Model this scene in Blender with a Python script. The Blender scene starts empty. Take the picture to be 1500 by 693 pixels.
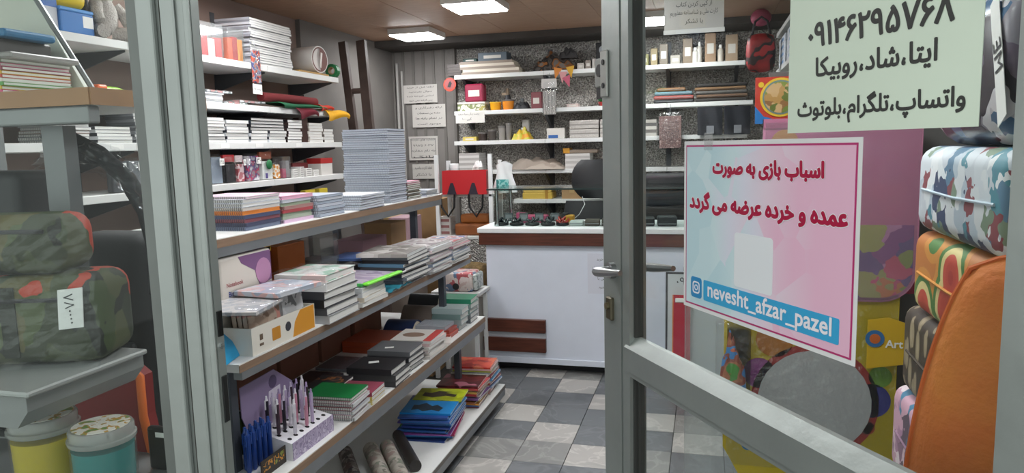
import bpy, bmesh, math, random
import numpy as np
from mathutils.geometry import delaunay_2d_cdt
from mathutils import Matrix, Vector
random.seed(7)
S = bpy.context.scene
COL = S.collection
PI = math.pi

# ------------------------------------------------------------------ camera
F_PX, CX, CY, CAM_H = 1050.0, 750.0, 346.5, 1.5
def _n(v): return Vector(v).normalized()
AY = _n((285, -140, F_PX)); AX = Vector((3890, 33, -F_PX)).normalized()
AX = (AX - AY * AX.dot(AY)).normalized(); AZ = AX.cross(AY)
if AZ.y > 0: AZ = -AZ
cam_d = bpy.data.cameras.new('camera'); cam_d.sensor_width = 36; cam_d.lens = F_PX / 1500 * 36
cam_d.clip_start = 0.02
cam = bpy.data.objects.new('camera', cam_d); COL.objects.link(cam)
cam.matrix_world = Matrix(((AX.x, -AX.y, -AX.z, 0), (AY.x, -AY.y, -AY.z, 0), (AZ.x, -AZ.y, -AZ.z, CAM_H), (0, 0, 0, 1)))
S.camera = cam
CAM = Vector((0, 0, CAM_H))
def ray(x, y):
    c = Vector((x - CX, y - CY, F_PX)); return Vector((AX.dot(c), AY.dot(c), AZ.dot(c)))
def onz(x, y, z): r = ray(x, y); return CAM + r * ((z - CAM_H) / r.z)
def ony(x, y, Y): r = ray(x, y); return CAM + r * (Y / r.y)
def onx(x, y, X): r = ray(x, y); return CAM + r * (X / r.x)

# ------------------------------------------------------------------ world, exposure
W = bpy.data.worlds.new('overcast_sky'); S.world = W; W.use_nodes = True
bgn = W.node_tree.nodes['Background']; bgn.inputs[0].default_value = (0.92, 0.97, 0.95, 1); bgn.inputs[1].default_value = 1.0
S.view_settings.view_transform = 'Standard'; S.view_settings.look = 'None'
S.view_settings.exposure = 0.45; S.view_settings.gamma = 1.0; S.view_settings.use_curve_mapping = False
LED_STRENGTH = 35.0

# ------------------------------------------------------------------ materials
def lin(c):
    if isinstance(c, str): c = tuple(int(c[i:i + 2], 16) for i in (0, 2, 4))
    return tuple(((v / 255) / 12.92 if v / 255 <= .04045 else ((v / 255 + .055) / 1.055) ** 2.4) for v in c) + (1,)
_m = {}
def _new(name):
    m = bpy.data.materials.new(name); m.use_nodes = True
    return m, m.node_tree.nodes, m.node_tree.links, m.node_tree.nodes['Principled BSDF']
def pm(col, rough=.5, metal=0.0, var=0.0, scale=8.0, bump=0.0, bscale=60.0, stretch=None, coat=0.0, col2=None):
    key = ('pm', str(col), rough, metal, var, scale, bump, bscale, stretch, coat, str(col2))
    if key in _m: return _m[key]
    m, N, L, b = _new('paint_' + str(col).replace(' ', ''))
    b.inputs['Base Color'].default_value = lin(col); b.inputs['Roughness'].default_value = rough
    b.inputs['Metallic'].default_value = metal
    if coat: b.inputs['Coat Weight'].default_value = coat
    if var or bump or col2:
        tc = N.new('ShaderNodeTexCoord'); src = tc.outputs['Object']
        if stretch:
            mp = N.new('ShaderNodeMapping'); mp.inputs['Scale'].default_value = stretch
            L.new(src, mp.inputs['Vector']); src = mp.outputs[0]
        if var or col2:
            nz = N.new('ShaderNodeTexNoise'); nz.inputs['Scale'].default_value = scale; nz.inputs['Detail'].default_value = 5
            L.new(src, nz.inputs['Vector'])
            rp = N.new('ShaderNodeValToRGB'); c = lin(col); d = lin(col2) if col2 else tuple(x * (1 - var) for x in c[:3]) + (1,)
            e = c if col2 else tuple(min(1, x * (1 + var)) for x in c[:3]) + (1,)
            rp.color_ramp.elements[0].position = .3; rp.color_ramp.elements[0].color = d
            rp.color_ramp.elements[1].position = .7; rp.color_ramp.elements[1].color = e
            L.new(nz.outputs[0], rp.inputs[0]); L.new(rp.outputs[0], b.inputs['Base Color'])
        if bump:
            n2 = N.new('ShaderNodeTexNoise'); n2.inputs['Scale'].default_value = bscale; n2.inputs['Detail'].default_value = 4
            L.new(src, n2.inputs['Vector'])
            bp = N.new('ShaderNodeBump'); bp.inputs['Strength'].default_value = bump; bp.inputs['Distance'].default_value = .02
            L.new(n2.outputs[0], bp.inputs['Height']); L.new(bp.outputs[0], b.inputs['Normal'])
    _m[key] = m; return m
def pat(key, cols, kind='noise', scale=20.0, rough=.45, stretch=None, w=None, detail=1.0, off=0.0):
    """printed pattern: flat colours laid out by a procedural texture in object space"""
    k = ('pat', key)
    if k in _m: return _m[k]
    m, N, L, b = _new('print_' + key)
    b.inputs['Roughness'].default_value = rough
    tc = N.new('ShaderNodeTexCoord'); src = tc.outputs['Object']
    mp = N.new('ShaderNodeMapping'); mp.inputs['Location'].default_value = (off, off * .7, off * 1.3)
    if stretch: mp.inputs['Scale'].default_value = stretch
    L.new(src, mp.inputs['Vector']); src = mp.outputs[0]
    if kind == 'noise':
        t = N.new('ShaderNodeTexNoise'); t.inputs['Scale'].default_value = scale; t.inputs['Detail'].default_value = detail; out = t.outputs[0]
    elif kind == 'cells':
        t = N.new('ShaderNodeTexVoronoi'); t.inputs['Scale'].default_value = scale
        sp = N.new('ShaderNodeSeparateColor'); L.new(t.outputs['Color'], sp.inputs[0]); out = sp.outputs[0]
    elif kind == 'blot':
        nz = N.new('ShaderNodeTexNoise'); nz.inputs['Scale'].default_value = scale * .8; nz.inputs['Detail'].default_value = 2; L.new(src, nz.inputs['Vector'])
        mv = N.new('ShaderNodeVectorMath'); mv.operation = 'MULTIPLY_ADD'; mv.inputs[1].default_value = (2.2 / scale,) * 3
        L.new(nz.outputs['Color'], mv.inputs[0]); L.new(src, mv.inputs[2]); src = mv.outputs[0]
        t = N.new('ShaderNodeTexVoronoi'); t.inputs['Scale'].default_value = scale
        sp = N.new('ShaderNodeSeparateColor'); L.new(t.outputs['Color'], sp.inputs[0]); out = sp.outputs[0]
    elif kind == 'dots':
        t = N.new('ShaderNodeTexVoronoi'); t.inputs['Scale'].default_value = scale; out = t.outputs['Distance']
    elif kind == 'wave':
        t = N.new('ShaderNodeTexWave'); t.inputs['Scale'].default_value = scale; t.inputs['Distortion'].default_value = 1.5 if w is None else w; out = t.outputs[1]
    L.new(src, t.inputs['Vector'])
    rp = N.new('ShaderNodeValToRGB'); cr = rp.color_ramp; cr.interpolation = 'CONSTANT'
    n = len(cols); lo, hi = ((.3, .7) if kind == 'noise' else (0, 1))
    if kind == 'dots': lo, hi = 0, .8
    pos = [0] + [lo + (hi - lo) * i / n for i in range(1, n)]
    cr.elements[0].position = 0; cr.elements[0].color = lin(cols[0]); cr.elements[1].position = pos[1] if n > 1 else 1; cr.elements[1].color = lin(cols[1 if n > 1 else 0])
    for i in range(2, n):
        e = cr.elements.new(pos[i]); e.color = lin(cols[i])
    L.new(out, rp.inputs[0]); L.new(rp.outputs[0], b.inputs['Base Color'])
    _m[k] = m; return m
def film(key, tint=(1, 1, 1), gloss=.12, rough=.08, haze=0.0, hazecol=(.8, .8, .8), bump=0.0, bscale=25.0):
    """thin clear sheet: mostly transmits, mirrors a little, optional milky film"""
    k = ('film', key)
    if k in _m: return _m[k]
    m, N, L, b = _new('clear_' + key); N.remove(b); out = N['Material Output']
    tr = N.new('ShaderNodeBsdfTransparent'); tr.inputs[0].default_value = tuple(tint) + (1,)
    gl = N.new('ShaderNodeBsdfGlossy'); gl.inputs['Roughness'].default_value = rough
    lw = N.new('ShaderNodeLayerWeight'); lw.inputs[0].default_value = .5
    pw = N.new('ShaderNodeMath'); pw.operation = 'POWER'; pw.inputs[1].default_value = 5.0; L.new(lw.outputs['Facing'], pw.inputs[0])
    ad = N.new('ShaderNodeMath'); ad.operation = 'MULTIPLY_ADD'; ad.inputs[1].default_value = .6; ad.inputs[2].default_value = gloss; ad.use_clamp = True
    L.new(pw.outputs[0], ad.inputs[0])
    mx = N.new('ShaderNodeMixShader'); L.new(ad.outputs[0], mx.inputs[0])
    if haze:
        df = N.new('ShaderNodeBsdfDiffuse'); df.inputs[0].default_value = tuple(hazecol) + (1,)
        m2 = N.new('ShaderNodeMixShader'); m2.inputs[0].default_value = haze
        L.new(tr.outputs[0], m2.inputs[1]); L.new(df.outputs[0], m2.inputs[2]); L.new(m2.outputs[0], mx.inputs[1])
    else: L.new(tr.outputs[0], mx.inputs[1])
    L.new(gl.outputs[0], mx.inputs[2]); L.new(mx.outputs[0], out.inputs[0])
    if bump:
        n2 = N.new('ShaderNodeTexNoise'); n2.inputs['Scale'].default_value = bscale; n2.inputs['Detail'].default_value = 3
        bp = N.new('ShaderNodeBump'); bp.inputs['Strength'].default_value = bump; bp.inputs['Distance'].default_value = .03
        tc = N.new('ShaderNodeTexCoord'); L.new(tc.outputs['Object'], n2.inputs['Vector'])
        L.new(n2.outputs[0], bp.inputs['Height']); L.new(bp.outputs[0], gl.inputs['Normal'])
    _m[k] = m; return m
def lamp_mat():
    m, N, L, b = _new('led_diffuser')
    b.inputs['Base Color'].default_value = (.9, .9, .9, 1); b.inputs['Emission Color'].default_value = (.97, .985, 1.0, 1)
    b.inputs['Emission Strength'].default_value = LED_STRENGTH; return m

M_ALU = pm('9aa09d', .42, .55, var=.08, scale=6, bump=.05, bscale=30)
M_ALU_SHADED = pm('6f7471', .5, .5, var=.1, scale=9)
M_GASKET = pm('2a2b2a', .7)
M_WHITE = pm('e4e6e6', .45)
M_SHELFW = pm('d9dad8', .4, var=.03, scale=5)
M_STEEL = pm('8b8f92', .4, .5, var=.06)
M_CHROME = pm('c8ccce', .15, 1.0)
M_BLACK = pm('141416', .5)
M_DARK = pm('26262a', .55)
M_PAPER = pm('e9e9e6', .75)
M_PAGES = pm('dcdcd8', .8, var=.1, scale=90, stretch=(.02, .02, 9))
M_PAGES_CREAM = pm('d8cfba', .8, var=.1, scale=90, stretch=(.02, .02, 9))
M_WIRE = pm('4a4c52', .35, .7)
M_CARD = pm('a5835c', .75, var=.12, scale=7)
M_WOODEDGE = pm('8a715c', .6, var=.16, scale=12, stretch=(8, .6, 8))
M_WALNUT = pm('5a2f22', .42, var=.35, scale=5, stretch=(1.2, 10, 14))
M_GLASS = film('window_glass', (.94, .96, .95), .008, .01, .006, (.75, .78, .76))
M_FILM = film('wrap_film', (.95, .96, .97), .05, .06, .006, (.85, .86, .9), .6, 22)
M_ACRYL = film('acrylic', (.90, .92, .92), .05, .05, .05)
M_LED = lamp_mat()

# ------------------------------------------------------------------ mesh builder
class G:
    def __init__(s): s.v = []; s.f = []; s.mi = []; s.m = 0; s.X = None
    def add(s, vs, fs, m=None):
        b = len(s.v)
        if s.X is not None: vs = [s.X @ Vector(v) for v in vs]
        s.v += [tuple(v) for v in vs]; s.f += [tuple(b + i for i in f) for f in fs]; s.mi += [s.m if m is None else m] * len(fs); return s
    def box(s, x0, x1, y0, y1, z0, z1, m=None):
        return s.add([(x0, y0, z0), (x1, y0, z0), (x1, y1, z0), (x0, y1, z0), (x0, y0, z1), (x1, y0, z1), (x1, y1, z1), (x0, y1, z1)],
                     [(0, 3, 2, 1), (4, 5, 6, 7), (0, 1, 5, 4), (1, 2, 6, 5), (2, 3, 7, 6), (3, 0, 4, 7)], m)
    def rbox(s, x0, x1, y0, y1, z0, z1, r=.004, seg=2, m=None):
        bm = bmesh.new(); bmesh.ops.create_cube(bm, size=1)
        for v in bm.verts: v.co = Vector(((x0 + x1) / 2 + v.co.x * (x1 - x0), (y0 + y1) / 2 + v.co.y * (y1 - y0), (z0 + z1) / 2 + v.co.z * (z1 - z0)))
        bmesh.ops.bevel(bm, geom=bm.edges[:], offset=r, segments=seg, affect='EDGES', profile=.5)
        bm.verts.index_update(); vs = [v.co.copy() for v in bm.verts]; fs = [[v.index for v in f.verts] for f in bm.faces]; bm.free()
        return s.add(vs, fs, m)
    def prism(s, pts, a0, a1, axis='z', m=None):
        n = len(pts); mk = {'z': lambda p, a: (p[0], p[1], a), 'y': lambda p, a: (p[0], a, p[1]), 'x': lambda p, a: (a, p[0], p[1])}[axis]
        vs = [mk(p, a0) for p in pts] + [mk(p, a1) for p in pts]
        fs = [tuple(reversed(range(n))), tuple(range(n, 2 * n))] + [(i, (i + 1) % n, n + (i + 1) % n, n + i) for i in range(n)]
        return s.add(vs, fs, m)
    def cyl(s, p0, p1, r0, r1=None, n=12, m=None, caps=True):
        p0 = Vector(p0); p1 = Vector(p1); r1 = r0 if r1 is None else r1; d = (p1 - p0).normalized()
        a = d.orthogonal().normalized(); b = d.cross(a); vs = []
        for p, r in ((p0, r0), (p1, r1)):
            vs += [p + (a * math.cos(2 * PI * i / n) + b * math.sin(2 * PI * i / n)) * r for i in range(n)]
        fs = [(i, (i + 1) % n, n + (i + 1) % n, n + i) for i in range(n)]
        if caps: fs += [tuple(reversed(range(n))), tuple(range(n, 2 * n))]
        return s.add(vs, fs, m)
    def tube(s, pts, r, n=6, m=None, closed=False, caps=True):
        pts = [Vector(p) for p in pts]; k = len(pts); vs = []; up = None
        for i, p in enumerate(pts):
            if closed: t = pts[(i + 1) % k] - pts[i - 1]
            else: t = pts[min(i + 1, k - 1)] - pts[max(i - 1, 0)]
            t = t.normalized() if t.length > 1e-9 else Vector((0, 0, 1))
            if up is None: up = t.orthogonal().normalized()
            up = (up - t * up.dot(t)); up = up.normalized() if up.length > 1e-6 else t.orthogonal().normalized()
            b = t.cross(up); rr = r[i] if isinstance(r, (list, tuple)) else r
            vs += [p + (up * math.cos(2 * PI * j / n) + b * math.sin(2 * PI * j / n)) * rr for j in range(n)]
        fs = []
        for i in range(k if closed else k - 1):
            i2 = (i + 1) % k
            fs += [(i * n + j, i * n + (j + 1) % n, i2 * n + (j + 1) % n, i2 * n + j) for j in range(n)]
        if not closed and caps: fs += [tuple(reversed(range(n))), tuple((k - 1) * n + j for j in range(n))]
        return s.add(vs, fs, m)
    def lathe(s, prof, c=(0, 0, 0), n=20, m=None, sx=1, sy=1):
        vs = []; k = len(prof)
        for r, z in prof: vs += [(c[0] + sx * r * math.cos(2 * PI * i / n), c[1] + sy * r * math.sin(2 * PI * i / n), c[2] + z) for i in range(n)]
        fs = []
        for j in range(k - 1): fs += [(j * n + i, j * n + (i + 1) % n, (j + 1) * n + (i + 1) % n, (j + 1) * n + i) for i in range(n)]
        if prof[0][0] > 1e-5: fs.append(tuple(reversed(range(n))))
        if prof[-1][0] > 1e-5: fs.append(tuple((k - 1) * n + i for i in range(n)))
        return s.add(vs, fs, m)
    def ball(s, c, rx, ry=None, rz=None, n=14, k=8, m=None):
        ry = rx if ry is None else ry; rz = rx if rz is None else rz
        pr = [(max(1e-4, math.sin(PI * j / k)), -math.cos(PI * j / k) * rz) for j in range(k + 1)]
        return s.lathe([(r, z) for r, z in pr], c, n, m, rx, ry)
    def sheet(s, fn, nu, nv, th=.0, m=None):
        """grid surface fn(u,v) -> point, optionally given thickness along its normals"""
        P = [[Vector(fn(i / nu, j / nv)) for j in range(nv + 1)] for i in range(nu + 1)]
        vs = [p for r in P for p in r]; w = nv + 1
        fs = [(i * w + j, (i + 1) * w + j, (i + 1) * w + j + 1, i * w + j + 1) for i in range(nu) for j in range(nv)]
        if th:
            nb = len(vs)
            for i in range(nu + 1):
                for j in range(nv + 1):
                    du = P[min(i + 1, nu)][j] - P[max(i - 1, 0)][j]; dv = P[i][min(j + 1, nv)] - P[i][max(j - 1, 0)]
                    nn = du.cross(dv); nn = nn.normalized() if nn.length > 1e-9 else Vector((0, 0, 1)); vs.append(P[i][j] - nn * th)
            fs += [tuple(nb + q for q in reversed(f)) for f in fs[:nu * nv]]
            ring = [i * w for i in range(nu + 1)] + [nu * w + j for j in range(1, nv + 1)] + [i * w + nv for i in range(nu - 1, -1, -1)] + [j for j in range(nv - 1, 0, -1)]
            for a, b in zip(ring, ring[1:] + ring[:1]): fs.append((b, a, nb + a, nb + b))
        return s.add(vs, fs, m)
    def mesh(s, name, mats, smooth=None):
        me = bpy.data.meshes.new(name); me.from_pydata(s.v, [], s.f)
        for mm in (mats if isinstance(mats, (list, tuple)) else [mats]): me.materials.append(mm)
        me.polygons.foreach_set('material_index', s.mi)
        if smooth is not None:
            me.shade_smooth(); me.set_sharp_from_angle(angle=math.radians(smooth))
        me.update(); return me
def link(name, data, parent=None, loc=None, rot=None):
    o = bpy.data.objects.new(name, data); COL.objects.link(o)
    if parent: o.parent = parent
    if loc is not None: o.location = loc
    if rot is not None: o.rotation_euler = rot
    return o
def part(name, g, mats, parent=None, smooth=None, loc=None, rot=None, label=None):
    o = link(name, g.mesh(name, mats, smooth) if isinstance(g, G) else g, parent, loc, rot)
    if label: o['label'] = label
    return o
def tag(o, label, cat, group=None):
    o['label'] = label; o['category'] = cat
    if group: o['group'] = group
    return o
def thing(name, label, cat, loc=(0, 0, 0), rz=0.0, group=None, rot=None):
    o = link(name, None, None, loc, rot if rot else (0, 0, rz)); o.empty_display_size = .02
    return tag(o, label, cat, group)
def single(name, g, mats, label, cat, loc=(0, 0, 0), rz=0.0, group=None, smooth=None, rot=None):
    o = part(name, g, mats, None, smooth, loc, rot if rot else (0, 0, rz)); return tag(o, label, cat, group)
def struct(name, g, mats, parent=None, smooth=None, loc=None, rot=None):
    o = part(name, g, mats, parent, smooth, loc, rot)
    if parent is None: o['kind'] = 'structure'
    return o

# ------------------------------------------------------------------ lettering (Persian joined by presentation forms)
_F = {}
for ch, a, n in [('ا', 0xFE8D, 2), ('ب', 0xFE8F, 4), ('پ', 0xFB56, 4), ('ت', 0xFE95, 4), ('ث', 0xFE99, 4), ('ج', 0xFE9D, 4), ('چ', 0xFB7A, 4),
                 ('ح', 0xFEA1, 4), ('خ', 0xFEA5, 4), ('د', 0xFEA9, 2), ('ذ', 0xFEAB, 2), ('ر', 0xFEAD, 2), ('ز', 0xFEAF, 2), ('ژ', 0xFB8A, 2),
                 ('س', 0xFEB1, 4), ('ش', 0xFEB5, 4), ('ص', 0xFEB9, 4), ('ض', 0xFEBD, 4), ('ط', 0xFEC1, 4), ('ظ', 0xFEC5, 4), ('ع', 0xFEC9, 4), ('غ', 0xFECD, 4),
                 ('ف', 0xFED1, 4), ('ق', 0xFED5, 4), ('ک', 0xFB8E, 4), ('گ', 0xFB92, 4), ('ل', 0xFEDD, 4), ('م', 0xFEE1, 4), ('ن', 0xFEE5, 4),
                 ('و', 0xFEED, 2), ('ه', 0xFEE9, 4), ('ی', 0xFBFC, 4), ('آ', 0xFE81, 2), ('ئ', 0xFE89, 4)]:
    _F[ch] = [a + i for i in range(n)]
def fa(s):
    out = []
    for i, c in enumerate(s):
        if c not in _F: out.append(c); continue
        f = _F[c]; p = s[i - 1] if i else ' '; q = s[i + 1] if i + 1 < len(s) else ' '
        jp = p in _F and len(_F[p]) == 4; jn = len(f) == 4 and q in _F
        out.append(chr(f[(3 if jn else 1) if jp else (2 if jn else 0)]))
    r = ''.join(reversed(out)); res = ''; run = ''
    for c in r:
        if '۰' <= c <= '۹': run = c + run
        else: res += run + c; run = ''
    return res + run
def fill_outline(me):
    """fill glyph contours by the non-zero winding rule (overlapping strokes stay solid)"""
    V = np.array([v.co[:2] for v in me.vertices], float); E = [tuple(e.vertices) for e in me.edges]; bpy.data.meshes.remove(me)
    out = bpy.data.meshes.new('glyphs')
    if len(V) < 3: return out
    r = delaunay_2d_cdt([Vector(v) for v in V], E, [], 0, 1e-6)
    vs, fs = np.array([v[:] for v in r[0]]), np.array(r[2])
    c = vs[fs].mean(axis=1); wn = np.zeros(len(c), int)
    for a, b in E:
        (ax, ay), (bx, by) = V[a], V[b]
        if ay == by: continue
        cr = (bx - ax) * (c[:, 1] - ay) - (c[:, 0] - ax) * (by - ay)
        wn += ((ay <= c[:, 1]) & (by > c[:, 1]) & (cr > 0)).astype(int) - ((ay > c[:, 1]) & (by <= c[:, 1]) & (cr < 0)).astype(int)
    out.from_pydata([(x, y, 0) for x, y in vs], [], [tuple(int(q) for q in f) for f in fs[wn != 0]]); return out
def has_fa(s): return any('\u0600' <= c <= '\u06ff' for c in s)
def text(s, size, mat, parent, pos=(0, 0, 0), plane='xz', bold=0.0, ext=.0004, width=None, name='lettering', slant=0.0, squeeze=1.0, rotz=0.0):
    """flat print: lettering as a thin raised mesh, centred on pos, in the parent's xz (wall) or xy (cover) plane"""
    cu = bpy.data.curves.new('tmp_text', 'FONT'); cu.body = fa(s) if has_fa(s) else s; cu.size = size; cu.align_x = 'CENTER'; cu.align_y = 'CENTER'
    cu.resolution_u = 3; cu.fill_mode = 'NONE'
    t = bpy.data.objects.new('tmp_text', cu); COL.objects.link(t); bpy.context.view_layer.update()
    me = bpy.data.meshes.new_from_object(t.evaluated_get(bpy.context.evaluated_depsgraph_get()))
    bpy.data.objects.remove(t); bpy.data.curves.remove(cu)
    me = fill_outline(me)
    xs = [v.co.x for v in me.vertices] or [0]; ys = [v.co.y for v in me.vertices] or [0]
    k = 1.0
    if width: k = width / max(1e-6, max(xs) - min(xs))
    ox = (max(xs) + min(xs)) / 2; oy = (max(ys) + min(ys)) / 2; cr, sr = math.cos(rotz), math.sin(rotz)
    P, r = [], bold * size * k
    for v in me.vertices:
        x = (v.co.x - ox) * k; y = (v.co.y - oy) * (k if width and squeeze == 1.0 else squeeze); x += slant * y
        P.append((x * cr - y * sr, x * sr + y * cr))
    F = [tuple(p.vertices) for p in me.polygons]; n = len(P); bpy.data.meshes.remove(me); vs, fs = [], []
    for q, (ox_, oy_) in enumerate([(0, 0)] + ([(r * math.cos(PI * i / 4), r * math.sin(PI * i / 4)) for i in range(8)] if bold else [])):
        e = q * 2e-6
        for x, y in P:
            x += ox_; y += oy_
            vs.append((pos[0] + x, pos[1] - e, pos[2] + y) if plane == 'xz' else ((pos[0] + x, pos[1] + y, pos[2] + e) if plane == 'xy' else (pos[0] + e, pos[1] + x, pos[2] + y)))
        fs += [tuple(i + q * n for i in f) for f in F]
    me = bpy.data.meshes.new(name); me.from_pydata(vs, [], fs); me.update()
    me.materials.clear(); me.materials.append(mat)
    return part(name, me, None, parent)

# ================================================================== STRUCTURE
XL, XR, YB, YF, ZC = -2.74, .92, 6.08, .80, 2.40
g = G().box(-5, 4, -4, .79, -.16, -.02); struct('pavement', g, pm('8d8c88', .85, var=.15, scale=4, bump=.2))
floor = struct('floor', G().box(XL - .1, XR + .1, .79, YB + .1, -.1, -.006), pm('4a4a48', .8, var=.2))
TP_X, TP_Y, TX0, TY0 = .2450, .2475, -.888, 3.412
LIGHT = {(0, 0), (-1, 1), (1, 2), (-2, 2), (0, 3), (-1, 4), (1, -1), (-1, -2), (3, 0), (2, 1), (0, -3), (2, -2), (4, 2), (3, 3), (-2, -1), (1, -4), (3, -3), (2, 4), (5, 1), (5, -1), (-1, -5), (1, -6), (3, -6), (4, -5), (6, 3), (6, 0), (0, -8), (2, -8), (4, -9)}
MID = {(-1, -1), (0, -1), (0, 4), (3, 1), (4, 0), (2, -1), (0, -5), (5, -2), (1, -7)}
def marble(base, vein):
    m, N, L, b = _new('marble_' + base); b.inputs['Roughness'].default_value = .36
    ge = N.new('ShaderNodeNewGeometry'); nz = N.new('ShaderNodeTexNoise'); nz.inputs['Scale'].default_value = 3.2; nz.inputs['Detail'].default_value = 7; nz.inputs['Distortion'].default_value = 1.6
    L.new(ge.outputs['Position'], nz.inputs['Vector']); rp = N.new('ShaderNodeValToRGB'); cr = rp.color_ramp
    cr.elements[0].position = .30; cr.elements[0].color = lin(vein); cr.elements[1].position = .66; cr.elements[1].color = lin(base)
    e = cr.elements.new(.47); e.color = tuple(x * .92 for x in lin(base)[:3]) + (1,); e = cr.elements.new(.505); e.color = tuple(min(1, x * 1.25) for x in lin(base)[:3]) + (1,); e = cr.elements.new(.53); e.color = tuple(x * .97 for x in lin(base)[:3]) + (1,)
    L.new(nz.outputs[0], rp.inputs[0]); L.new(rp.outputs[0], b.inputs['Base Color']); return m
tl = [marble('b0ada8', '9a9894'), marble('8c8c89', '757775'), marble('6b6e71', '56595c')]
tmesh = []
for mm in tl:
    gg = G().rbox(.0015, TP_X - .0015, .0015, TP_Y - .0015, -.012, 0, .0012, 1); tmesh.append(gg.mesh('tile', mm))
for i in range(-3, 8):
    for j in range(-10, 7):
        x = TX0 + i * TP_X; y = TY0 + j * TP_Y
        if x + TP_X > XR or y < .82: continue
        k = 0 if (i, j) in LIGHT else 1 if ((i, j) in MID or (random.random() < .15 and j not in (0, 1, 2, 3))) else 2
        part('tile', tmesh[k], None, floor, loc=(x, y, random.uniform(-.0008, .0002)), rot=(0, 0, 0))

M_WALLG = pm('7d7975', .8, var=.12, scale=3, bump=.3, bscale=20)
m, N, L, b = _new('crinkled_foil'); M_FOIL = m
b.inputs['Metallic'].default_value = .5; b.inputs['Roughness'].default_value = .38; b.inputs['Base Color'].default_value = lin('b4b0ac')
tc = N.new('ShaderNodeTexCoord'); vo = N.new('ShaderNodeTexVoronoi'); vo.inputs['Scale'].default_value = 75; L.new(tc.outputs['Object'], vo.inputs['Vector'])
bp = N.new('ShaderNodeBump'); bp.inputs['Strength'].default_value = .8; bp.inputs['Distance'].default_value = .02; L.new(vo.outputs['Distance'], bp.inputs['Height']); L.new(bp.outputs[0], b.inputs['Normal'])
nz = N.new('ShaderNodeTexNoise'); nz.inputs['Scale'].default_value = 90; L.new(tc.outputs['Object'], nz.inputs['Vector'])
rp = N.new('ShaderNodeValToRGB'); rp.color_ramp.elements[0].position = .35; rp.color_ramp.elements[0].color = lin('8f8a84'); rp.color_ramp.elements[1].position = .65; rp.color_ramp.elements[1].color = lin('e8e4de')
L.new(nz.outputs[0], rp.inputs[0]); L.new(rp.outputs[0], b.inputs['Base Color'])

struct('wall_left', G().box(XL - .1, XL, .9, YB + .1, 0, ZC + .1), pm('86736a', .8, var=.08, scale=3))
struct('wall_back', G().box(XL, XR, YB, YB + .1, 0, ZC + .1), M_FOIL)
struct('wall_right', G().box(XR, XR + .1, .9, YB + .1, 0, ZC + .1), pm('85807b', .8, var=.1, scale=3))
# grey panelled strip of the back wall where the notices hang, with vertical ribs
gp = struct('wall_back_panel', G().box(XL, -2.12, YB - .045, YB, 0, ZC), M_WALLG)
rib = G().box(-.012, .012, -.012, 0, 0, ZC - .01).mesh('rib', pm('6f6b67', .75))
for k in range(7): part('rib', rib, None, gp, loc=(-2.70 + k * .095, YB - .045, 0))
# front wall over the door and window, low wall under the window
struct('wall_front_header', G().box(-2.74, .96, .80, .92, 2.15, ZC + .1), pm('85888a', .7, var=.1))
struct('wall_front_sill', G().box(-2.74, -.72, .80, .92, 0, .55), pm('7c7e7c', .7, var=.1))
struct('wall_front_pier', G().box(.44, .96, .80, .92, 0, 2.15), pm('85888a', .7, var=.1))
struct('wall_front_corner', G().box(-2.84, -2.70, .80, .92, 0, ZC + .1), pm('85888a', .7, var=.1))
# ceiling of wood-look boards
ceil = struct('ceiling', G().box(XL, XR, .92, YB, ZC + .012, ZC + .12), pm('4a3a30', .8))
M_CEIL = pm('b3927a', .5, scale=7, stretch=(1.0, 9, 1), col2='a1826c', bump=.06, bscale=12)
w = .40
bmsh = G().rbox(.001, w - .001, 0, 4.75, 0, .014, .002, 1).mesh('board', M_CEIL)
k = 0
while XL + k * w < XR:
    ww = min(w, XR - (XL + k * w))
    part('board', bmsh if ww > .39 else G().rbox(.001, ww - .001, 0, 4.75, 0, .014, .002, 1), None if ww > .39 else M_CEIL, ceil, loc=(XL + k * w, .93, ZC)); k += 1
lp_ = struct('wall_left_panel', G().box(XL, XL + .035, 4.52, YB - .045, 0, ZC), pm('67635f', .85, var=.1, scale=3))
struct('ceiling_beam', G().box(XL, XR, 5.68, YB, ZC - .05, ZC + .012), pm('4b4744', .8, var=.15, scale=4))
# window glazing left of the post + aluminium frame
win = struct('window_1', G().box(-2.70, -.740, .842, .847, .58, 2.15), M_GLASS)
part('window_frame', G().box(-2.70, -.70, .82, .87, .55, .60).box(-2.70, -.70, .82, .87, 2.10, 2.15).box(-2.70, -2.65, .82, .87, .60, 2.10), M_ALU, win)
# door post: extruded aluminium profile with grooves
post = struct('trim_1', G().box(-.709, -.632, .800, .815, 0, 2.15).box(-.715, -.672, .815, .86, 0, 2.15), M_ALU)
part('profile_strip', G().rbox(-.709, -.684, .790, .800, 0, 2.15, .003, 2), M_ALU, post)
part('profile_strip', G().rbox(-.6765, -.655, .795, .800, 0, 2.15, .002, 1), M_ALU, post)
part('profile_strip', G().rbox(-.641, -.632, .794, .800, 0, 2.15, .002, 1), M_ALU, post)
part('gasket', G().box(-.7165, -.7095, .801, .815, 0, 2.15), pm('6b4a35', .8, var=.3, scale=30), post)
part('groove', G().box(-.6795, -.6785, .7985, .800, 0, 2.15), pm('4a4a46', .8), post)
part('strike_plate', G().rbox(-.632, -.630, .8025, .8125, 1.255, 1.290, .0005, 1), pm('1c1d1d', .5, .6), post)
part('strike_plate', G().rbox(-.632, -.630, .8025, .8125, 1.135, 1.200, .0005, 1), pm('2f3030', .5, .6), post)
part('screw', G().cyl((-.632, .8075, 1.242), (-.6295, .8075, 1.242), .004, n=10), M_CHROME, post)
part('window_stile', G().box(-.752, -.736, .822, .852, .60, 2.10), M_ALU_SHADED, post)  # window frame edge in shadow, the shade put into a darker metal colour
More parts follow.
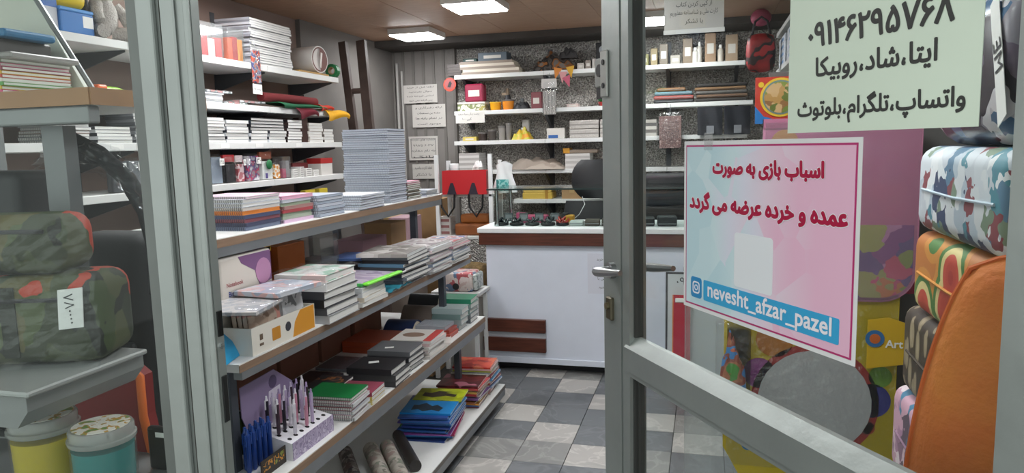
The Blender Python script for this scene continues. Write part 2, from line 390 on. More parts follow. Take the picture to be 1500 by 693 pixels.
# door frame on the hinge side and head
struct('trim_2', G().box(.372, .44, .80, .87, 0, 2.15), M_ALU)
struct('trim_3', G().box(-.712, .44, .80, .87, 2.09, 2.15), M_ALU)

# ------------------------------------------------------------------ ceiling lights
def led(x, y, label, rz=0):
    t = thing('ceiling_light', label, 'ceiling light', (x, y, ZC - .05), rz, 'square LED panels on the ceiling')
    part('housing', G().box(-.17, .17, -.17, .17, .008, .05), pm('d8d6d2', .5), t)
    part('diffuser', G().rbox(-.160, .160, -.160, .160, 0, .008, .003, 1), M_LED, t)
    return t
led(-1.39, 4.38, 'square LED panel on the wood ceiling, the middle and largest lit one')
led(-2.17, 5.32, 'square LED panel on the ceiling near the ladder and notices')
led(-.30, 5.36, 'square LED panel seen through the door glass beside the hanging paper')
led(-2.15, 3.15, 'square LED panel on the ceiling above the left wall shelves')
led(-.35, 3.10, 'square LED panel on the ceiling just inside the door')
led(.05, 1.80, 'added unseen LED panel brightening the goods nearest the shop door')  # added out of view to brighten the goods behind the door glass
led(-1.35, 1.95, 'square LED panel on the ceiling behind the shop window')

# ------------------------------------------------------------------ counter
CYF = 4.50
ct = thing('shop_counter', 'white shop counter with walnut bands and glass display case on top', 'counter', (0, CYF, 0))
M_CWHITE = pm('dce2ee', .32, var=.02)
CR = .30
part('body', G().box(-1.407, CR, 0, .48, .06, .86), M_CWHITE, ct)
part('plinth', G().box(-1.36, CR - .04, .08, .44, 0, .06), M_DARK, ct)
part('wood_band', G().rbox(-1.445, CR + .01, -.035, .50, .857, .938, .002, 1), M_WALNUT, ct)
part('ledge', G().rbox(-1.452, CR + .02, -.045, .51, .938, .970, .004, 2), M_WHITE, ct)
part('wood_stripe', G().rbox(-1.420, -1.009, -.03, 0, .275, .361, .002, 1), M_WALNUT, ct)
part('wood_stripe', G().rbox(-1.436, -1.009, -.03, 0, .142, .236, .002, 1), M_WALNUT, ct)
part('stripe_gap_shade', G().box(-1.425, -1.009, -.012, 0, .236, .275), pm('b9bdc4', .4), ct)  # grey-white strip: shadow between the raised boards put into its colour
part('skirting', G().rbox(-1.42, CR, -.012, 0, .06, .10, .003, 1), M_CWHITE, ct)
case = part('case_glass', G().box(-1.36, CR, .05, .055, .972, 1.213).box(-1.36, -1.355, .055, .44, .972, 1.213), film('case_glass', (.92, .95, .94), .0, .01), ct)
part('case_top_glass', G().rbox(-1.40, CR + .01, .03, .46, 1.213, 1.221, .002, 1), film('case_top', (.80, .86, .84), .02, .02), ct)
part('glass_edge', G().box(-1.402, CR + .01, .026, .030, 1.212, 1.222), pm('2b3a38', .2), ct)
for x, y in ((-1.345, .07), (-1.345, .42), (CR - .02, .07)):
    part('chrome_post', G().cyl((x, y, .970), (x, y, 1.213), .012, n=14), M_CHROME, ct, 40)
# handwritten notice on the counter front
nt = single('notice_paper', G().box(0, .27, -.0015, 0, 0, .262), pm('d6d9e4', .6), 'white handwritten notice taped to the white counter front', 'paper', (-.73, CYF - .0005, .545))
M_INK = pm('26262b', .6)
for s, z, w in (('هنگام خرید', .222, .10), ('امکان پذیر نیست', .170, .15), ('تعویض با', .098, .09), ('انجام شود', .04, .08)):
    text(s, .03, M_INK, nt, (.11, -.002, z), width=w)

# ------------------------------------------------------------------ glass door, swung inwards
DX, DY = -.033 - .308 * .558, 1.361 + .308 * .83
DRZ = math.atan2(-.83, .558)
door = link('door_1', None, None, (DX, DY, 0), (0, 0, DRZ)); door['kind'] = 'structure'
DW = 1.0
part('stile', G().box(0, .082, -.022, .022, .02, 2.07).box(.086, .118, -.020, .020, .02, 2.07).box(.082, .086, -.016, .016, .02, 2.07), M_ALU, door)
part('stile', G().box(DW - .068, DW - .024, -.022, .022, .02, 2.07).box(DW - .021, DW, -.020, .020, .02, 2.07).box(DW - .024, DW - .021, -.016, .016, .02, 2.07), M_ALU, door)
part('bottom_rail', G().box(.118, DW - .068, -.02, .02, .02, .14), M_ALU, door)
part('top_rail', G().box(.118, DW - .068, -.02, .02, 1.98, 2.07), M_ALU, door)
part('middle_rail', G().box(.118, DW - .068, -.024, .02, 1.012, 1.062).box(.118, DW - .068, -.020, .02, 1.000, 1.012)
     .add([(.100, -.024, 1.062), (DW - .068, -.024, 1.062), (DW - .068, -.005, 1.086), (.100, -.005, 1.086), (.100, .02, 1.062), (DW - .068, .02, 1.062), (DW - .068, .005, 1.086), (.100, .005, 1.086)],
          [(0, 1, 2, 3), (3, 2, 6, 7), (7, 6, 5, 4), (0, 3, 7, 4), (1, 5, 6, 2), (0, 4, 5, 1)]), M_ALU, door)
part('gasket', G().box(.118, .124, -.010, .010, 1.086, 1.98).box(.118, .124, -.012, .012, .14, 1.0).box(.128, .136, -.006, .006, .14, 1.0), pm('3b3c3a', .7), door)
part('glass_pane', G().box(.118, DW - .068, -.003, .003, 1.08, 1.99), M_GLASS, door)
part('glass_pane', G().box(.118, DW - .068, -.003, .003, .13, 1.005), M_GLASS, door)
M_HANDLE = pm('9b9d9e', .28, .9)
for sgn, nm in ((-1, 'near'), (1, 'far')):
    hz = 1.222
    h = part('handle', G().cyl((.048, sgn * .022, hz), (.048, sgn * .034, hz), .018, n=16).cyl((.048, sgn * .03, hz), (.048, sgn * .062, hz), .010, n=12), M_HANDLE, door, 40)
    part('lever', G().tube([(.044, sgn * .062, hz), (.062, sgn * .066, hz + .001), (.10, sgn * .066, hz + .006), (.158, sgn * .062, hz + .014)], [.010, .0105, .009, .006], 8), M_HANDLE, h, 40)
lk = part('lock', G().rbox(.022, .050, -.030, .030, 1.108, 1.160, .003, 1), pm('5d5748', .45, .7, var=.2), door)
part('keyhole', G().cyl((.036, -.030, 1.14), (.036, -.036, 1.14), .008, n=12), pm('8d8468', .35, .9), lk)
lp = part('latch_plate', G().rbox(.002, .034, -.028, -.022, 1.60, 1.70, .002, 1), pm('a9aaa6', .4, .6), door)
part('screw', G().cyl((.018, -.028, 1.675), (.018, -.030, 1.675), .006, n=10), M_BLACK, lp); part('screw', G().cyl((.018, -.028, 1.625), (.018, -.030, 1.625), .006, n=10), M_BLACK, lp)
lb = part('latch_box', G().rbox(-.055, -.004, -.014, .022, 1.625, 1.69, .003, 1), pm('8f918d', .45, .5), door)
part('latch_hole', G().cyl((-.03, -.014, 1.662), (-.03, -.016, 1.662), .014, n=14), M_BLACK, lb); part('latch_bolt', G().box(-.05, -.008, -.012, .02, 1.60, 1.625), M_BLACK, lb)
for z in (.3, 1.75): part('hinge', G().cyl((DW + .006, 0, z), (DW + .006, 0, z + .1), .009, n=10), M_STEEL, door, 40)

# ------------------------------------------------------------------ signs on the door glass
def door_pt(x, y, z): return Vector((DX + x * math.cos(DRZ) - y * math.sin(DRZ), DY + x * math.sin(DRZ) + y * math.cos(DRZ), z))
def rrect(x0, x1, z0, z1, r, n=5):
    pts = []
    for cx, cz, a in ((x1 - r, z1 - r, 0), (x0 + r, z1 - r, 90), (x0 + r, z0 + r, 180), (x1 - r, z0 + r, 270)):
        pts += [(cx + r * math.cos(math.radians(a + 90 * i / n)), cz + r * math.sin(math.radians(a + 90 * i / n))) for i in range(n + 1)]
    return pts
SW, SH = .410, .297
sg = thing('door_sign', 'pastel pink and blue toy sale sign with crimson lettering on door glass', 'sign', door_pt(.308, -.004, 1.199), DRZ)
part('laminate', G().box(-.004, SW + .004, -.0006, 0, -.004, SH + .004), pm('dcdcdc', .25), sg)
m, N, L, b = _new('pastel_low_poly_print'); b.inputs['Roughness'].default_value = .25
tc = N.new('ShaderNodeTexCoord'); vo = N.new('ShaderNodeTexVoronoi'); vo.inputs['Scale'].default_value = 12; L.new(tc.outputs['Object'], vo.inputs['Vector'])
sp = N.new('ShaderNodeSeparateXYZ'); L.new(tc.outputs['Object'], sp.inputs[0])
mr = N.new('ShaderNodeMapRange'); mr.inputs['From Min'].default_value = .08; mr.inputs['From Max'].default_value = .34; L.new(sp.outputs[0], mr.inputs[0])
sc = N.new('ShaderNodeSeparateColor'); L.new(vo.outputs['Color'], sc.inputs[0])
ma = N.new('ShaderNodeMath'); ma.operation = 'MULTIPLY_ADD'; ma.inputs[1].default_value = .35; L.new(sc.outputs[0], ma.inputs[0]); L.new(mr.outputs[0], ma.inputs[2])
rp = N.new('ShaderNodeValToRGB'); cr = rp.color_ramp; cr.elements[0].color = lin('b9d4dc'); cr.elements[0].position = .1; cr.elements[1].color = lin('e2b4cb'); cr.elements[1].position = 1.0
for p, c in ((.32, 'c9dde2'), (.5, 'd6d6e4'), (.72, 'e0cbd9')): e = cr.elements.new(p); e.color = lin(c)
L.new(ma.outputs[0], rp.inputs[0]); L.new(rp.outputs[0], b.inputs['Base Color']); M_PASTEL = m
part('border', G().box(.003, SW - .003, -.0010, -.0006, .003, SH - .003), pm('b0366e', .3), sg)
part('print', G().box(.006, SW - .006, -.0014, -.0010, .006, SH - .006), M_PASTEL, sg)
M_CRIM = pm('a8123e', .35); M_OUT = pm('e9e4ea', .35)
for s, x, z, w in (('اسباب بازی به صورت', .218, .254, .26), ('عمده و خرده عرضه می گردد', .206, .193, .375)):
    text(s, .05, M_OUT, sg, (x, -.0018, z), bold=.095, width=w, name='lettering_outline')
    text(s, .05, M_CRIM, sg, (x, -.0022, z), bold=.055, width=w)
part('panel', G().prism(rrect(.150, .246, .060, .150, .006), -.0018, -.0014, 'y'), pm('dfe2e6', .35), sg)
part('banner', G().prism(rrect(.062, .385, .018, .055, .003), -.0018, -.0014, 'y'), pm('3aa0cf', .35), sg)
ic = part('icon_tile', G().prism(rrect(.022, .056, .018, .056, .006), -.0018, -.0014, 'y'), pm('2f86bb', .35), sg)
def ring(cx, cz, pts_o, pts_i, y0, y1):
    g = G(); n = len(pts_o)
    vs = [(p[0], y0, p[1]) for p in pts_o] + [(p[0], y0, p[1]) for p in pts_i] + [(p[0], y1, p[1]) for p in pts_o] + [(p[0], y1, p[1]) for p in pts_i]
    fs = []
    for i in range(n):
        j = (i + 1) % n; fs += [(i, j, n + j, n + i), (2 * n + i, 3 * n + i, 3 * n + j, 2 * n + j), (i, 2 * n + i, 2 * n + j, j), (n + i, n + j, 3 * n + j, 3 * n + i)]
    return g.add(vs, fs)
def circ(cx, cz, r, n=20): return [(cx + r * math.cos(2 * PI * i / n), cz + r * math.sin(2 * PI * i / n)) for i in range(n)]
part('icon', ring(0, 0, rrect(.028, .050, .026, .048, .006), rrect(.0305, .0475, .0285, .0455, .004), -.0022, -.0018), M_OUT, ic)
part('icon', ring(0, 0, circ(.039, .037, .0055), circ(.039, .037, .0035), -.0022, -.0018), M_OUT, ic)
text('nevesht_afzar_pazel', .03, M_OUT, sg, (.2235, -.0022, .0365), bold=.02, width=.295)
part('tape', G().box(.06, .085, -.0016, -.0012, SH - .012, SH + .018), film('tape', (.95, .95, .95), .05, .15, .12), sg)

PW, PH = .300, .235
pp = thing('door_notice', 'pale green paper with black Persian phone number on the door glass', 'paper', door_pt(.580, -.004, 1.508), DRZ)
part('sheet', G().box(0, PW, -.0008, 0, 0, PH), pm('cfdccb', .55, var=.03, scale=6), pp)
M_INKG = pm('2f302e', .5)
text('واتساپ،تلگرام،بلوتوث', .04, M_INKG, pp, (.152, -.0012, .030), bold=.028, width=.262)
text('ایتا،شاد،روبیکا', .04, M_INKG, pp, (.150, -.0012, .085), bold=.028, width=.190)
text('۰۹۱۴۶۲۹۵۷۶۸', .04, M_INKG, pp, (.152, -.0012, .133), bold=.03, width=.225)
text('سرویس', .045, M_INKG, pp, (.108, -.0012, .196), bold=.028, width=.085)

# ================================================================== BUILDERS
_mesh = {}
def cached(key, fn):
    if key not in _mesh: _mesh[key] = fn()
    return _mesh[key]
def mname(m): return m.name
def book(x, y, z, w, d, t, cov, label, group=None, kind='spiral', rz=0.0, pages=None, wire=None, name=None, rot=None, cov2=None, cat=None):
    """notebook lying flat: w along x, d along y, binding on the -y edge; parts cover, pages and (if wire bound) spiral"""
    pages = pages or M_PAGES; wire = wire or M_WIRE
    name = name or ('spiral_notebook' if kind == 'spiral' else 'book'); cat = cat or ('notebook' if kind == 'spiral' else 'book')
    o = thing(name, label, cat, (x, y, z), rz, group, rot)
    ct_ = {'hard': .0022, 'spiral': .0017}.get(kind, .0012)
    def mk_cover():
        g = G().box(-w / 2, w / 2, -d / 2, d / 2, 0, ct_, 1 if cov2 else 0).box(-w / 2, w / 2, -d / 2, d / 2, t - ct_, t)
        if kind != 'spiral': g.box(-w / 2, w / 2, -d / 2 - .001, -d / 2 + .0015, 0, t)
        return g.mesh('cover', [cov, cov2] if cov2 else [cov])
    def mk_pages():
        e = .004 if kind == 'hard' else .001
        return G().box(-w / 2 + e, w / 2 - e, -d / 2 + .002, d / 2 - e, ct_, t - ct_).mesh('pages', pages)
    part('cover', cached(('c', w, d, t, kind, mname(cov), cov2 and mname(cov2)), mk_cover), None, o)
    part('pages', cached(('p', w, d, t, kind, mname(pages)), mk_pages), None, o)
    if kind == 'spiral':
        def mk_spiral():
            g = G(); n = max(6, int(w / .0085)); R = t / 2 - .0004
            for i in range(n):
                xx = -w / 2 + .006 + (w - .012) * i / (n - 1)
                g.tube([(xx, -d / 2 + .001 + R * .9 * math.cos(a) * .75, t / 2 + R * math.sin(a)) for a in [2 * PI * k / 7 for k in range(7)]], .0009, 3, closed=True)
            return g.mesh('spiral', wire)
        part('spiral', cached(('s', w, d, t, mname(wire)), mk_spiral), None, o)
    return o
def stack(cx, cy, z, w, d, specs, label, group, top=None, kind='spiral', jit=.006, rz=0.0, ang=.02, pages=None, wire=None, gap=.0004, name=None, cov2=None):
    """specs = list of (thickness, cover material); cx, cy = centre of the pile; returns top z"""
    for i, (t, c) in enumerate(specs):
        last = i == len(specs) - 1
        book(cx + random.uniform(-jit, jit), cy + random.uniform(-jit, jit), z, w, d, t, c, top if (last and top) else label, group, kind,
             rz + random.uniform(-ang, ang), c if pages == 'cover' else pages, wire, name, cov2=cov2)
        z += t + gap
    return z
def carton(x, y, z, w, d, h, label, mat=None, rz=0.0, group=None, tape=True, name='cardboard_box', cat='box', extra=None):
    o = thing(name, label, cat, (x, y, z), rz, group); mat = mat or M_CARD
    part('box_body', G().rbox(-w / 2, w / 2, -d / 2, d / 2, 0, h - .003, .002, 1), mat, o)
    part('flap', G().box(-w / 2, -.001, -d / 2, d / 2, h - .003, h), mat, o); part('flap', G().box(.001, w / 2, -d / 2, d / 2, h - .003, h), mat, o)
    if tape:
        part('tape', G().box(-.02, .02, -d / 2 - .0006, d / 2 + .0006, h, h + .0006).box(-.02, .02, -d / 2 - .0008, -d / 2 - .0002, h - .05, h).box(-.02, .02, d / 2 + .0002, d / 2 + .0008, h - .05, h), pm('b79a6a', .3), o)
    return o
def pouch(x, y, z, w, h, label, inner, header=None, rz=0.0, depth=.02, group=None, tag_txt=None, rot=None, name='hang_pack', cat='pack'):
    """clear bag with contents and a printed header card, standing upright, front face -y"""
    o = thing(name, label, cat, (x, y, z), rz, group, rot)
    hh = h * .25 if header else 0
    part('contents', G().rbox(-w * .42, w * .42, -depth * .35, depth * .35, .004, (h - hh) * .9, .003, 1), inner, o)
    def bag(s): return lambda u, v: (w * (u - .5), s * depth * (.55 * math.sin(PI * u) ** .6 * math.sin(PI * min(1, v * .98 + .02)) ** .5), h * v)
    part('clear_bag', G().sheet(bag(-1), 8, 8).sheet(bag(1), 8, 8), M_FILM, o, 60)
    if header: part('header_card', G().box(-w * .5, w * .5, -.0015 - depth * .12, .0015 + depth * .12, h - hh, h), header, o)
    if tag_txt is not None:
        tg = part('price_tag', G().box(w * .1, w * .45, -depth * .6 - .001, -depth * .6, h * .62, h * .85), M_PAPER, o)
        text(tag_txt, h * .16, M_INK, tg, (w * .275, -depth * .6 - .0014, h * .735), width=w * .26)
    return o
def tub(x, y, z, r, h, label, body, lid, group=None, name='jar', cat='jar', rz=0.0, liner=None, n=24):
    o = thing(name, label, cat, (x, y, z), rz, group)
    part('jar_body', G().lathe([(r * .86, 0), (r * .9, .004), (r, h * .8), (r, h * .84)], n=n), body, o, 40)
    l = part('lid', G().lathe([(r * 1.04, h * .84), (r * 1.06, h * .87), (r * 1.06, h * .98), (r * 1.0, h)], n=n), lid, o, 30)
    if liner: part('lid_print', G().lathe([(r * .88, h), (r * .88, h + .001)], n=n), liner, l)
    return o
def acrylic_box(x, y, z, w, d, h, label, fill, rz=0.0, group=None):
    """open-topped clear box with coloured packets inside"""
    o = thing('acrylic_box', label, 'container', (x, y, z), rz, group); e = .003
    part('clear_wall', G().box(-w / 2, w / 2, -d / 2, -d / 2 + e, 0, h).box(-w / 2, w / 2, d / 2 - e, d / 2, 0, h).box(-w / 2, -w / 2 + e, -d / 2 + e, d / 2 - e, 0, h).box(w / 2 - e, w / 2, -d / 2 + e, d / 2 - e, 0, h).box(-w / 2, w / 2, -d / 2, d / 2, 0, e), M_ACRYL, o)
    for k, (mm, fh) in enumerate(fill):
        n = len(fill); x0 = -w / 2 + e + .002 + (w - 2 * e - .004) * k / n; x1 = -w / 2 + e + .002 + (w - 2 * e - .004) * (k + 1) / n - .002
        part('packet', G().rbox(x0, x1, -d / 2 + .006, d / 2 - .006, e, h * fh, .002, 1), mm, o)
    return o
def cushion(w, d, t, nz=.0, nu=14, nv=14, pinch=.5):
    """puffy pillow mesh centred on origin, lying in xz with thickness along y"""
    g = G()
    def f(s):
        def q(u, v):
            a, b = 2 * u - 1, 2 * v - 1
            p = (max(0, 1 - abs(a) ** 3.2) * max(0, 1 - abs(b) ** 3.2)) ** pinch
            k = 1 - .03 * (1 - p) - .15 * a * a * b * b
            return (a * w / 2 * k, s * t / 2 * p * (1 + nz * math.sin(7 * a + 3 * b) * .5), b * d / 2 * k)
        return q
    return g.sheet(f(-1), nu, nv).sheet(lambda u, v: f(1)(1 - u, v), nu, nv)
def pen(x, y, z, h, r, label, body, cap, group, tilt=(0, 0, 0), clip=None):
    o = thing('pen', label, 'pen', (x, y, z), 0, group, tilt)
    key = ('pen', h, r, mname(body)); 
    part('barrel', cached(key + ('b',), lambda: G().lathe([(r * .5, 0), (r, .006), (r, h * .86)], n=8).mesh('barrel', body, 40)), None, o)
    part('push_cap', cached(key + ('c', mname(cap)), lambda: G().lathe([(r * .9, h * .86), (r * .6, h * .9), (r * .5, h * .985), (r * .2, h)], n=8).mesh('push_cap', cap, 40)), None, o)
    part('clip', cached(key + ('k', mname(cap)), lambda: G().box(-r * .3, r * .3, -r * 1.5, -r * .95, h * .62, h * .87).mesh('clip', cap)), None, o)
    return o

# ================================================================== RACK
RK = thing('display_rack', 'grey steel display rack with four stepped white shelves of stationery', 'rack', (0, 0, 0))
RY0, RY1, RXB = 1.74, 3.88, -1.98
RS = [(-1.47, 1.236, .030, .030), (-1.305, .889, .026, .024), (-1.23, .525, .030, .042), (-1.12, .124, .022, .038)]   # front x, top z, board, steel
for xf, zt, tb, ts in RS:
    bo = part('shelf_board', G().rbox(RXB, xf - .002, RY0, RY1 - .002, zt - tb, zt, .001, 1), M_SHELFW, RK)
    part('edge_band', G().box(xf - .002, xf, RY0, RY1, zt - tb, zt - .004), M_WOODEDGE if zt > .2 else pm('6b6660', .5), bo)
    part('end_band', G().box(RXB, xf, RY1 - .002, RY1, zt - tb, zt - .004), M_WOODEDGE, bo)
    part('angle_rail', G().box(xf - .030, xf - .001, RY0 + .01, RY1 - .01, zt - tb - ts, zt - tb).box(RXB, xf - .03, RY1 - .05, RY1 - .02, zt - tb - ts, zt - tb), M_STEEL, RK)
M_POST = pm('50555d', .45, .5)
for yy in (RY0 + .03, RY1 - .30):
    part('upright', G().box(RXB - .035, RXB, yy, yy + .035, 0, 1.25), M_POST, RK)
    zz = 0
    for k in (3, 2, 1, 0):
        xf, zt, tb, ts = RS[k]
        x1 = xf - .06 if k else xf - .045
        part('upright', G().box(x1 - .032, x1, yy, yy + .032, zz, zt - tb), M_POST, RK)
        zz = zt

C = lambda h, r=.4: pm(h, r)
LAV = C('c9cdd6', .5); GREYC = C('aeb4bd'); WHC = C('dfe2e6'); PINK = C('e8b3cb', .5); PKP = C('dcb6cc'); GRN = C('9fb39c'); RED = C('b8555a'); NAVY = C('3d4157'); ORG = C('e08a3f')
P_SPK = pat('grey_speckle', ['c7ccd4', 'b3b9c2', 'd7dade'], 'noise', 160)
GA = 'notebooks on the rack top shelf nearest the post'
z = stack(-1.625, 2.205, 1.236, .23, .215, [(.013, C('6f7a92')), (.013, C('4b5068')), (.013, C('9a5f68')), (.013, C('525a78')), (.013, ORG)], 'spiral notebook with coloured cover in the low pile beside the door post', GA, pages='cover')
z = stack(-1.625, 2.205, z, .23, .215, [(.013, P_SPK), (.013, LAV), (.013, P_SPK)], 'grey spiral notebook above the coloured ones in the pile beside the post', GA)
z = stack(-1.615, 2.21, z, .22, .205, [(.009, PKP)], 'pale pink spiral notebook topmost of the pile beside the door post', GA)
GB = 'notebooks in the pink topped pile on the rack'
stack(-1.620, 2.435, 1.236, .22, .205, [(.012, C('d9bcd6')), (.012, C('b9c9b4')), (.012, GRN), (.012, RED), (.012, C('b48a86')), (.012, GRN), (.012, C('ccd0d8')), (.014, PINK)], 'spiral notebook with pastel striped edge in the pink topped pile', GB, 'bright pink spiral notebook topmost of the pastel pile on the rack', pages='cover')
GC = 'grey blue notebooks on the rack top shelf'
stack(-1.600, 2.655, 1.236, .22, .205, [(.012, LAV if k % 2 else C('b6c0cf')) for k in range(7)], 'pale grey blue spiral notebook in the pile right of the pink one', GC, pages='cover', cov2=pm('565d6b', .6))
GD = 'white spiral notebooks in front of the tall stack'
stack(-1.565, 2.985, 1.236, .20, .25, [(.0105, WHC) for k in range(6)], 'white spiral notebook in the low pile in front of the tall stack', GD, pages=pm('c9cfd9', .8), wire=pm('9aa0ac', .35, .4), cov2=pm('3c414d', .6))
GT = 'spiral notebooks of the tall stack'
stack(-1.612, 3.325, 1.236, .245, .20, [(.0106, (WHC, LAV, C('c2cbd8'))[k % 3]) for k in range(33)], 'white spiral notebook in the tall stack on the rack top shelf', GT, 'uppermost white spiral notebook of the tall stack on the rack', jit=.004, ang=.012, pages=pm('c3c9d4', .8), wire=pm('9aa0ac', .35, .4), cov2=pm('3c414d', .6))
stack(-1.575, 3.53, 1.236, .17, .18, [(.009, C(c)) for c in ('6d4a3a', '4f5f4a', '7d4a44', '3d4a3f', '8a6a4a', '56674f', '8d4d55', '6a7a60', 'a0566a', 'b86a86')], 'small dark spiral notebook in the short multicoloured pile behind the tall stack', 'dark coloured notebooks past the tall stack')
stack(-1.57, 3.765, 1.236, .17, .17, [(.008, C(c)) for c in ('9aa0ad', '8a909d', 'a5abb6', '90969f')], 'thin grey booklet in the last pile at the rack far end', 'grey booklets at the rack far end', kind='soft')

# ---- second shelf -------------------------------------------------
Z2 = .889
# open display carton holding notebooks
dc = thing('display_carton', 'white and orange open display carton holding notebooks on rack', 'carton', (-1.315, 1.82, Z2), 0)
part('carton_wall', G().box(-.004, 0, 0, .36, 0, .085), pm('e3dfd4', .5), dc)
part('carton_wall', G().box(-.13, -.126, 0, .36, 0, .13), pm('d9d4c8', .5), dc)
part('carton_wall', G().box(-.126, -.004, 0, .004, 0, .085), pm('e3dfd4', .5), dc); part('carton_wall', G().box(-.126, -.004, .356, .36, 0, .085), pm('e3dfd4', .5), dc)
part('carton_floor', G().box(-.126, -.004, .004, .356, 0, .004), pm('cbb48c', .6), dc)
part('printed_patch', G().prism([(.22, .002), (.355, .002), (.355, .083), (.27, .083), (.235, .05)], 0, .0008, 'x'), pm('d9952b', .5), dc)
part('printed_patch', G().prism(rrect(.105, .150, .02, .06, .004), 0, .0008, 'x'), pm('c98a2e', .5), dc)
part('printed_patch', G().prism(circ(.195, .045, .016, 12), 0, .0008, 'x'), pm('3b3c42', .5), dc)
part('printed_patch', G().box(0, .0008, .04, .055, .04, .058).box(0, .0008, .038, .058, .022, .03), pm('6a5a4a', .5), dc)
P_COW = pat('pink_brown_sketch', ['b7a18f', 'c9b7a6', 'd9998c', '8f7664', 'c2ab99'], 'blot', 30)
P_CAT = pat('grey_cat_sketch', ['c9cbcd', 'd6d8da', 'b7babd', '77797c', 'cfd1d4'], 'blot', 30)
def upright_book(x, y, z, w, h, t, cov, label, group=None, rz=0.0, ry=0.0, rx=0.0, pages=None, name='book', cat='book'):
    """book on its tail edge: front cover faces +x"""
    o = thing(name, label, cat, (x, y, z), 0, group, (rx, ry, rz))
    part('cover', G().box(0, t, -w / 2, -w / 2 + .002, 0, h).box(t - .0015, t, -w / 2, w / 2, 0, h).box(0, .0015, -w / 2, w / 2, 0, h), cov, o)
    part('pages', G().box(.0015, t - .0015, -w / 2 + .002, w / 2 - .003, .003, h - .003), pages or M_PAGES, o)
    return o
for k in range(3):
    upright_book(-1.352 - .022 * k, 1.93 + .004 * k, Z2 + .0055, .17, .128 - .004 * k, .018, P_COW, ('notebook with brown animal sketch cover standing in front in the display carton', 'middle brown notebook standing behind another in the display carton', 'rearmost brown notebook standing in the display carton')[k], 'notebooks in the open display carton', ry=-.10)
    upright_book(-1.345 - .020 * k, 2.085 + .004 * k, Z2 + .0055, .125, .132 - .004 * k, .016, P_CAT, ('notebook with grey cat sketch cover standing in front in the display carton', 'middle pale grey notebook standing behind another in the display carton', 'rearmost pale grey notebook standing in the display carton')[k], 'notebooks in the open display carton', ry=-.10)
# flat clear packs lying on the standing notebooks, and the binder box behind them
sh = thing('binder_box', 'white and purple binder box with red and blue lettering on rack', 'box', (-1.475, 2.02, Z2 + .1255), 0)
carton(-1.545, 2.05, Z2, .13, .30, .125, 'low brown carton under the purple binder box', None, tape=False)
P_BB = pm('cfc9c0', .4)
part('box_body', G().rbox(-.13, .0, -.115, .165, 0, .155, .012, 3), P_BB, sh, 40)
part('purple_print', G().prism([(-.02, .148), (.158, .148), (.158, .045), (.09, .03), (.065, .09), (-.005, .125)], 0, .0008, 'x'), pm('7a5580', .4), sh)
part('purple_print', G().prism(circ(.112, .082, .044, 18), .0008, .0016, 'x'), pm('b482a8', .4), sh)
part('purple_print', G().box(-.118, -.012, .165, .1658, .02, .14), pm('a878a2', .4), sh)
part('purple_print', G().box(-.118, -.012, .01, .153, .155, .1558), pm('8d6490', .4), sh)
text('Notebook', .028, pm('8e2a35', .5), sh, (.0012, -.045, .065), plane='yz', bold=.01, width=.085)
text('Binder', .028, pm('2c3f8e', .5), sh, (.0012, -.050, .035), plane='yz', bold=.01, width=.060)
def flatpack(x, y, z, w, d, t, mat, label, rz=0.0, rot=None, group=None):
    o = thing('clear_folder', label, 'folder', (x, y, z), rz, group, rot)
    part('contents', G().box(-w / 2 + .008, w / 2 - .008, -d / 2 + .008, d / 2 - .008, .001, t - .001), mat, o)
    part('clear_sleeve', G().sheet(lambda u, v: (w * (u - .5), d * (v - .5), t + .0015 + .0015 * math.sin(9 * u + 7 * v)), 8, 8).box(-w / 2, w / 2, -d / 2, d / 2, 0, .0008), M_FILM, o, 60)
    return o
flatpack(-1.375, 1.86, Z2 + .138, .20, .22, .012, pat('grey_cover_a', ['b5b7bb', 'c9c5c2', 'a3a6ab'], 'noise', 18), 'clear wrapped grey folder lying over the carton of notebooks, nearest', .2)
flatpack(-1.37, 2.06, Z2 + .1535, .19, .24, .016, pat('grey_cover_b', ['bfc3cc', 'd6b0ac', 'a9b2c0', 'c6c9cf'], 'noise', 14), 'clear wrapped pale folder lying over the carton beside the album pile', -.12)
# low things at the shelf's near end
book(-1.45, 1.785, Z2, .15, .085, .012, C('7b6653'), 'brown edged notebook lowest on the rack near the post', 'brown edged notebooks by the post', 'soft', rz=.25)
# album pile
GAB = 'wrapped albums in the pile on the rack second shelf'
zz = Z2
for k, (t, c, lab) in enumerate(((.030, 'a7a9ab', 'grey album lowest in the wrapped pile beside the display carton'), (.028, '54565a', 'dark grey album second from bottom in the wrapped pile'), (.030, '1e1f22', 'black album in the middle of the wrapped pile on the rack'),
                                 (.028, '3a3b3f', 'charcoal album under the white ones in the wrapped pile'), (.032, 'e0e1e0', 'white album second from top in the wrapped pile'), (.024, 'c9d6cd', 'white album with green floral cover topmost in the wrapped pile'))):
    cv = C(c) if k < 5 else pat('green_floral_cover', ['d4dcd6', 'd0d8d2', '8fb59f', 'dcd9d6', 'd9c3c0'], 'blot', 18)
    book(-1.385 + random.uniform(-.008, .008), 2.335 + random.uniform(-.006, .006), zz, .20, .24, t, cv, lab, GAB, 'hard', rz=random.uniform(-.05, .05), name='album', cat='album'); zz += t + .0005
single('wrap_sheet', G().sheet(lambda u, v: (-.112 + .224 * u, -.13 + .26 * v, .002 + .006 * math.sin(11 * u + 5 * v) * math.sin(7 * v) + .004), 14, 14), M_FILM, 'loose clear plastic wrap over the album pile', 'wrap', (-1.385, 2.335, zz), smooth=60)
